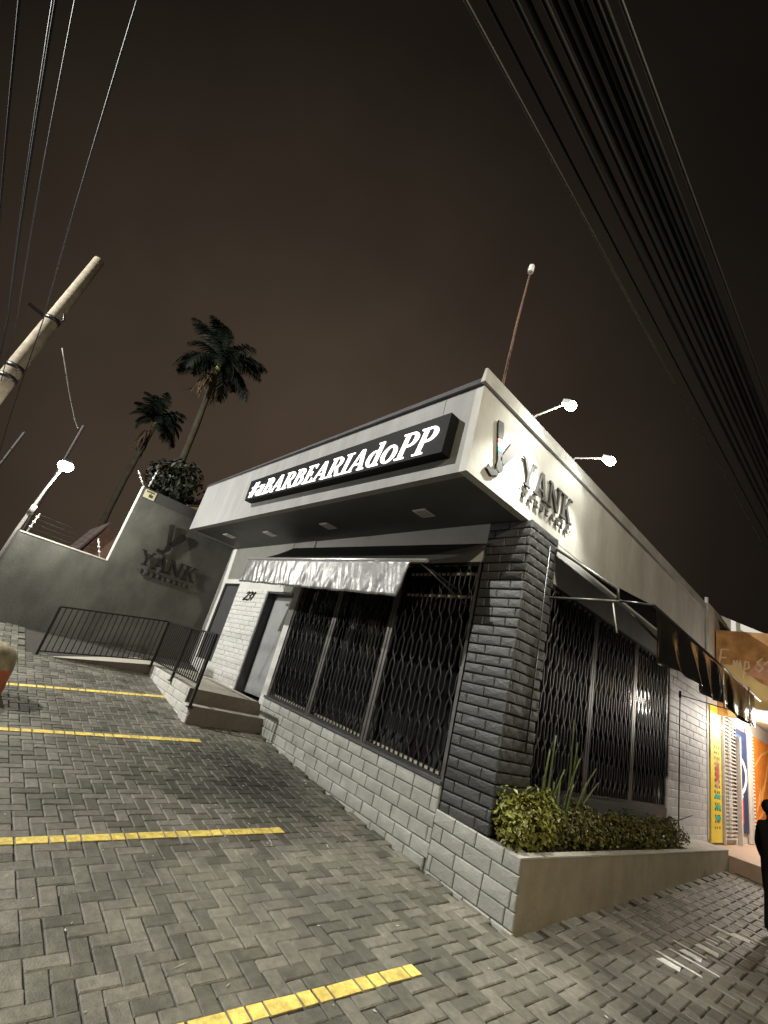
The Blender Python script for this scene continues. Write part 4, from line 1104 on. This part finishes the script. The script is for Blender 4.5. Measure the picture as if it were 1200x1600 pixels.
def shrub(label, y0, y1, h, mat_, n, size, lumps, x=.22, wx=.22):
    root = empty('shrub', (x, (y0 + y1) / 2, .55), label, 'shrub')
    blobs = []
    for k in range(lumps):
        yy = y0 + (y1 - y0) * (k + .5) / lumps + rnd.uniform(-.06, .06)
        hh = h * rnd.uniform(.75, 1.1)
        blobs.append(((x + rnd.uniform(-.06, .06), yy, .55 + hh * .48), (wx * rnd.uniform(.85, 1.2), (y1 - y0) / lumps * rnd.uniform(.6, .85), hh * .52)))
        blobs.append(((x + rnd.uniform(-.12, .12), yy + rnd.uniform(-.1, .1), .55 + hh * .8), (wx * .5, (y1 - y0) / lumps * .35, hh * .33)))
    leaf_cloud('foliage', mat_, root, blobs, n, size, rnd)
    mb = MB()
    for k in range(lumps * 3):
        yy = rnd.uniform(y0 + .1, y1 - .1); mb.tube([(x, yy, .5), (x + rnd.uniform(-.1, .1), yy + rnd.uniform(-.08, .08), .55 + h * .7)], .008, 4)
    mb.build('stem', M['bark'], root)
shrub('bright yellow-green bushy shrub at the pillar end of the planter', -.02, 1.12, .56, M['shrub_bright'], 3000, .062, 4, wx=.25)
shrub('dark green shrub in the middle of the planter below the long blades', 1.08, 2.95, .50, M['shrub_dark'], 4200, .045, 6)
shrub('dark clipped shrub at the far end of the planter', 2.95, 5.75, .47, M['shrub_dark'], 5000, .045, 8)
lv = empty('blade_plant', (.18, 1.45, .55), 'tall plant with long upright pointed green leaves behind the shrubs', 'plant')
for k, (y, h, dy, dx) in enumerate([(.80, 1.0, .12, .0), (.95, 1.15, -.02, .05), (1.0, .85, .25, .05), (1.22, .75, .05, .0), (1.35, 1.0, .30, .05), (1.50, 1.38, -.06, .02), (1.55, 1.15, .10, .0),
                                 (1.62, .95, .52, .06), (1.70, .8, .45, .1), (1.1, .7, -.15, .08), (1.42, .7, .0, .1), (1.8, .75, .12, .04)]):
    mb = MB(); n = 7; vs = []; fs = []
    for i in range(n + 1):
        t = i / n
        c = Vector((.18 + dx * t * t, y + dy * t * t, (.5 + 1.12 * h * t) - .10 * abs(dy) * t * t)); w = .034 * (1 - t ** 2.2) + .002
        vs += [c + Vector((0.012, -w, 0)), c + Vector((-.006, 0, 0)), c + Vector((.012, w, 0))]
    for i in range(n):
        for q in (0, 1): fs.append((i * 3 + q, i * 3 + q + 1, i * 3 + q + 4, i * 3 + q + 3))
    mb.add(vs, fs, True); o = mb.build('leaf', M['blade'], lv)
    so = o.modifiers.new('thickness', 'SOLIDIFY'); so.thickness = .004
# bare twig leaning out of the far shrub
m = MB(); m.tube([(.22, 4.6, .95), (.35, 5.3, 1.0), (.42, 5.9, 1.12)], [.014, .011, .006], 6); m.build('twig', M['bark'], None, label='bare dark twig leaning out of the far shrub', cat='twig')

# dark tree and houses beyond the boundary wall
tr = empty('leafy_tree', (-17, 1.2, 1), 'dark leafy tree behind the boundary wall under the palms', 'tree')
c = CAM + ray(322, 770) * 17.5
blobs = [((c.x + rnd.uniform(-1.0, 1.0), c.y + rnd.uniform(-1.7, 1.7), c.z - .9 + rnd.uniform(-1.2, .9)), (rnd.uniform(.7, 1.1), rnd.uniform(.7, 1.2), rnd.uniform(.5, .9))) for _ in range(15)]
leaf_cloud('crown', M['tree_leaf'], tr, blobs, 9000, .20, rnd)
m = MB(); m.tube([(c.x, c.y, 0), (c.x + .1, c.y + .1, c.z - 2.2), (c.x + .4, c.y - .3, c.z - .6)], [.22, .17, .08], 8); m.build('trunk', M['bark'], tr)
hs = empty('gabled_house', (-15, -2.3, 0), 'reddish gabled house wall behind the low boundary wall', 'house')
m = MB(); m.hexa([(-17, -2.75, 0), (-14, -2.75, 0), (-14, -1.2, 0), (-17, -1.2, 0), (-17, -2.75, 3.5), (-14, -2.75, 3.5), (-14, -1.2, 3.9), (-17, -1.2, 3.9)])
m.poly_prism([(-2.75, 3.5), (-1.2, 3.9), (-1.6, 4.1), (-2.42, 4.42)], (Vector((-17, 0, 0)), YV, ZV, XV), 0, 3.0); m.build('wall', M['brick_house'], hs)
m = MB(); m.hexa([(-17.1, -2.86, 3.42), (-13.9, -2.86, 3.42), (-13.9, -2.42, 4.5), (-17.1, -2.42, 4.5), (-17.1, -2.90, 3.5), (-13.9, -2.90, 3.5), (-13.9, -2.44, 4.58), (-17.1, -2.44, 4.58)]); m.build('roof', M['roof_tile'], hs)
tn = empty('tan_house', (-12, -.2, 0), 'tan house wall showing between the tree and the fascia end', 'house')
m = MB(); m.hexa([(-12.5, -1.1, 0), (-11, -1.1, 0), (-11, 1.2, 0), (-12.5, 1.2, 0), (-12.5, -1.1, 5.42), (-11, -1.1, 5.42), (-11, 1.2, 6.4), (-12.5, 1.2, 6.4)]); m.build('wall', M['tan_wall'], tn)
m = MB(); m.hexa([(-12.6, -1.2, 5.39), (-10.95, -1.2, 5.39), (-10.95, 1.3, 6.46), (-12.6, 1.3, 6.46), (-12.6, -1.2, 5.44), (-10.95, -1.2, 5.44), (-10.95, 1.3, 6.50), (-12.6, 1.3, 6.50)]); m.build('roof', M['roof_tile'], tn)
# poles farther off to the left
for i, (a, b, r_, lab) in enumerate([((38, 676), (-12, 742), .04, 'thin dim post farther off at the left edge'), ((131, 665), (96, 727), .04, 'thin dim post just above the glaring lamp')]):
    p, q = CAM + ray(*a) * 15, CAM + ray(*b) * 15
    m = MB(); base = q + (q - p).normalized() * 0.2
    m.tube([p, Vector((q.x, q.y, q.z)), (q.x - .05, q.y - .02, .4)], r_, 6); m.build('post', M['render_dark'], None, label=lab, cat='post')

# ------------------------------------------------------------------ weathered stone at the left edge
rk = MB()
c = Vector((-5.16, -4.34, gz(-5.2, -4.4)))
rnd2 = random.Random(2)
nu, nv = 16, 9; vs = []; fs = []
for j in range(nv + 1):
    z = j / nv
    for i in range(nu):
        a = 2 * math.pi * i / nu
        rr_ = (.36 - .05 * z) * (1 if z < .7 else max(.05, math.sqrt(max(0, 1 - ((z - .7) / .31) ** 2)))) * (1 + .06 * math.sin(3 * a + 2 * z) + rnd2.uniform(-.02, .02))
        vs.append((c.x + rr_ * math.cos(a) * .9, c.y + rr_ * math.sin(a), c.z - .05 + .72 * z))
for j in range(nv):
    for i in range(nu): fs.append((j * nu + i, j * nu + (i + 1) % nu, (j + 1) * nu + (i + 1) % nu, (j + 1) * nu + i))
rk.add(vs, fs, True); rk.f.append(tuple(nv * nu + i for i in range(nu))); rk.smooth.append(True)
stone = rk.build('bollard', M['rust_stone'], None, label='weathered rounded concrete bollard with worn red paint at the left edge', cat='bollard')
stone.data.materials.append(M['rust_red'])
for p in stone.data.polygons:
    if p.center.z < .36 + .04 * math.sin(9 * p.center.x): p.material_index = 1

# ------------------------------------------------------------------ neighbouring shop
ns = empty('neighbour_shop', (0, 12, .5), 'brightly lit neighbouring shop with orange panels and a white gate', 'shop')
m = MB(); m.box((-6, 8.78, .2), (-.02, 17, 6.0)); m.build('wall', M['shop_wall'], ns)
m = MB(); m.box((-.02, 8.06, -.2), (2.6, 17, .50)); m.build('floor', M['shop_floor'], ns)
# canopy with its painted side
m = MB(); m.box((.02, 9.55, 3.72), (2.7, 17, 3.80)); m.build('canopy_ceiling', M['shop_wall'], ns)
m = MB(); m.box((.02, 9.45, 3.30), (2.7, 9.54, 5.42)); cb = m.build('canopy_side', M['brown_banner'], ns)
m = MB(); m.poly_prism([(.25, 3.31), (2.69, 3.31), (2.69, 3.62), (1.6, 3.9), (.9, 4.2), (.45, 4.55), (.02 + .1, 4.55), (.1, 4.1)], (Vector((0, 9.449, 0)), XV, ZV, Vector((0, -1, 0))), .0, .004); m.build('print', M['cream_glow'], cb)  # cream part of the banner, tube lamp's glow on it put into the colour
m = MB(); m.poly_prism([(.62, 4.35), (1.9, 4.1), (1.9, 4.75), (.9, 4.72)], (Vector((0, 9.444, 0)), XV, ZV, Vector((0, -1, 0))), .0, .003); m.build('print', M['pink_brown'], cb)
scr = {'E': [(.34, .95), (.12, 1.0), (.06, .8), (.2, .55), (.02, .3), (.05, .05), (.35, .08)], 'm': [(0, 0), (.06, .5), (.12, .1), (.2, .5), (.27, .12), (.34, .5), (.38, .05)], 'p': [(0, -.4), (.12, .5), (.25, .45), (.26, .15), (.1, .05)]}
for (pts, ox, sc) in (([(.55, 1.0), (.22, .98), (.10, .05), (.5, .02)], .03, .47), ([(.13, .52), (.42, .55)], .03, .47), ([(0, 0), (.08, .5), (.16, .1), (.22, .5), (.32, .12), (.38, .5), (.44, .05)], .36, .42), ([(.02, -.5), (.14, .5), (.30, .48), (.32, .15), (.12, .05)], .56, .42),
                      ([(.1, .2), (.3, .0), (.5, .3), (.2, .6), (.5, .9)], .78, .36), ([(.0, .5), (.3, .8), (.5, .4), (.2, .1)], .98, .36)):
    m = MB()
    for i, pg in enumerate(ribbon([(ox + a * sc, 4.46 + b * sc) for a, b in pts], .035)): m.poly_prism(pg, (Vector((0, 9.441, 0)), XV, ZV, Vector((0, -1, 0))), .0, .005 + .0004 * i)
    m.build('lettering', M['ink_brown'], cb)
# yellow board on the street face
FN = XV
yb = MB(); yb.box((.0, 8.80, .55), (.03, 9.75, 3.45)); ybo = yb.build('yellow_board', M['yellow'], ns)
m = MB(); m.box((.0305, 9.2, 2.75), (.033, 9.62, 2.95)); m.build('print', M['ink_red'], ybo)
m = MB()
for k in range(16):
    z = 2.62 - k * .12
    for q in range(3):
        y = 9.1 + q * .18 + random.uniform(-.03, .03)
        m.box((.0305, y, z), (.0325, y + random.uniform(.05, .12), z + random.uniform(.04, .07)))
m.build('print', M['ink_dark'], ybo)
m = MB(); m.poly_prism([(9.35 + .22 * math.cos(k * .5236), 1.95 + .32 * math.sin(k * .5236)) for k in range(12)], (Vector((.0305, 0, 0)), YV, ZV, XV), .0, .0015); m.build('print', M['pink_brown'], ybo)
m = MB()
for k in range(4): m.box((.0335, 9.22 + .07 * k, 1.78 + .02 * k), (.0350, 9.26 + .07 * k, 2.1 + .02 * k))
m.build('print', M['ink_red'], ybo)
m = MB()
for k in range(3): m.box((.0335, 9.15, 1.0 + .22 * k), (.0350, 9.6, 1.08 + .22 * k))
m.build('print', M['teal'], ybo)
# white gate folded open: many thin slats between two stiles
gt = empty('gate', (.1, 10.5, .55)); gt.parent = ns
m = MB(); m.box((.03, 9.80, .52), (.08, 9.86, 3.5)); m.build('stile', M['lattice'], gt)
m = MB(); m.box((.06, 11.02, .52), (.16, 11.14, 3.0)); m.build('stile', M['lattice'], gt)
sm = MB(); sm.box((0, 0, 0), (.03, 1.12, .028)); sme = sm.mesh('slat'); sme.materials.append(M['lattice'])
for k in range(34): link_mesh('slat', sme, None, gt, (.05, 9.88, .62 + k * .085))
dm = MB(); dm.box((0, 0, 0), (.05, .05, .05)); dme = dm.mesh('knuckle'); dme.materials.append(M['white'])
for k in range(30): link_mesh('knuckle', dme, None, gt, (.085, 10.15, .7 + k * .09))
m = MB(); m.box((.0, 9.8, .52), (.012, 11.1, 3.5)); m.build('backing', M['shop_wall'], gt)
# poster with a mug
ps = MB(); ps.box((.0, 11.2, .75), (.03, 12.5, 3.25)); pso = ps.build('poster', M['navy'], ns)
m = MB(); m.box((.031, 11.2, 2.55), (.034, 11.9, 3.1)); m.build('print', M['blue'], pso)
m = MB()
for i, pg in enumerate(bowl(11.45, 2.1, .95, .48, .22, .10, -90, 95, 16) + bowl(11.4, 2.75, .36, .16, .10, .04, -90, 120, 10) + bowl(11.35, 1.62, .55, .12, .5, .1, -90, 90, 8)): m.poly_prism(pg, (Vector((.0345, 0, 0)), YV, ZV, XV), .0, .003 + .0003 * (i % 5))
m.build('print', M['white'], pso)
m = MB(); m.box((.0345, 11.2, .98), (.037, 11.9, 1.55)); m.build('print', M['red'], pso)
m = MB(); m.box((.0, 12.52, .52), (.05, 12.85, 3.4)); m.box((.0, 12.9, .52), (.06, 13.02, 3.4)); m.build('door_post', M['lattice'], ns)
dm = MB(); dm.box((0, 0, 0), (.04, .26, .045)); dme = dm.mesh('rung'); dme.materials.append(M['white'])
for k in range(30): link_mesh('rung', dme, None, ns, (.01, 13.03, .6 + k * .092))
# orange panel with script
op = MB(); op.box((.0, 13.31, .9), (.03, 17, 3.3)); opo = op.build('orange_panel', M['orange'], ns)
m = MB()
for (pts) in ([(13.6, 1.3), (14.1, 1.9), (13.9, 1.5), (14.5, 2.0), (14.3, 1.6), (14.9, 2.2), (14.7, 1.9), (15.3, 2.6), (15.0, 2.2), (15.6, 2.9)], [(13.5, 2.5), (14.5, 2.9), (15.5, 3.1)], [(13.5, 1.05), (14.2, 1.25), (15.4, 1.7)]):
    for i, pg in enumerate(ribbon(pts, .07)): m.poly_prism(pg, (Vector((.0305, 0, 0)), YV, ZV, XV), .0, .003 + .0004 * i)
m.build('lettering', M['orange_ink'], opo)
# tube lamp under the canopy and the strip over the yellow board
tl = empty('tube_lamp', (1.0, 9.9, 3.5), 'lit white fluorescent tube under the neighbouring canopy', 'tube lamp')
m = MB(); m.tube([(.785, 9.30, 3.475), (1.95, 9.32, 3.47)], .04, 8); m.build('tube', M['tube_glow'], tl)
m = MB(); m.box((.74, 9.27, 3.525), (2.0, 9.448, 3.56)); m.build('housing', M['white'], tl)
light('tube_lamp_light', 'POINT', (1.3, 9.25, 3.2), 75, (1.0, 0.93, 0.86), .25)
light('tube_lamp_light', 'POINT', (1.4, 12.0, 3.3), 420, (1.0, 0.90, 0.78), .25)
t2 = empty('tube_lamp', (.25, 8.95, 3.15), 'short lit tube lamp at the top of the yellow board', 'tube lamp')
m = MB(); m.tube([(.07, 8.86, 3.02), (.07, 9.6, 3.02)], .03, 8); m.build('tube', M['tube_glow'], t2)
# pale roof beyond
rf = MB(); rf.poly_prism([(.33, 5.43), (1.1, 5.43), (.96, 5.47), (.10, 5.86)], (Vector((0, 9.6, 0)), XV, ZV, Vector((0, -1, 0))), -1.2, 0); rf.build('roof_gable', M['white'], ns)

# ------------------------------------------------------------------ person in black at the right edge
def person(loc, ang, label):
    root = empty('person', loc, label, 'person')
    J = {'pelvis': (0, 0, .93), 'spine': (0, .01, 1.12), 'chest': (0, .0, 1.32), 'neck': (0, .01, 1.47), 'head0': (0, .02, 1.56), 'head1': (0, .02, 1.70)}
    V = list(J.values()); R_ = [.15, .14, .155, .06, .085, .075]
    E_ = [(0, 1), (1, 2), (2, 3), (3, 4), (4, 5)]
    def chain(start, pts, rs):
        prev = start
        for p, r in zip(pts, rs):
            V.append(p); R_.append(r); E_.append((prev, len(V) - 1)); prev = len(V) - 1
        return prev
    for s in (-1, 1):
        chain(2, [(s * .18, 0, 1.40), (s * .23, .02, 1.14), (s * .30, -.12, .98), (s * .31, -.17, .93)], [.07, .05, .038, .04])
        chain(0, [(s * .10, 0, .86), (s * .11, -.02, .50), (s * .12, .03, .10), (s * .125, -.10, .05)], [.105, .075, .052, .045])
    me = bpy.data.meshes.new('body'); me.from_pydata(V, E_, [])
    o = bpy.data.objects.new('body', me); COL.objects.link(o)
    sk = o.modifiers.new('skin', 'SKIN')
    for i, r in enumerate(R_): me.skin_vertices[0].data[i].radius = (r, r)
    me.skin_vertices[0].data[0].use_root = True
    ss = o.modifiers.new('sub', 'SUBSURF'); ss.levels = 2; ss.render_levels = 2
    dg = bpy.context.evaluated_depsgraph_get()
    nm = bpy.data.meshes.new_from_object(o.evaluated_get(dg))
    bpy.data.objects.remove(o)
    nm.materials.clear(); nm.materials.append(M['cloth_black']); nm.materials.append(M['skin'])
    for p in nm.polygons:
        p.use_smooth = True
        if p.center.z > 1.50 or (abs(p.center.x) > .27 and p.center.z < 1.0 and p.center.z > .8): p.material_index = 1
    b = link_mesh('body', nm, None, root, loc); b.rotation_euler = (0, 0, ang); b.scale = (.95, .95, .94)
    h = MB(); h.sphere((0, .04, 1.66), .112, 12, 8, (.95, 1.05, 1.0)); hm = h.mesh('hair')
    ho = link_mesh('hair', hm, M['hair'], root, loc); ho.rotation_euler = (0, 0, ang); ho.scale = (.95, .95, .94)
    return root
PP = CAM + ray(1214, 1400) * 6.2
person((PP.x, PP.y, gz(PP.x, PP.y)), math.radians(150), 'person in black clothing at the right edge of the footway')
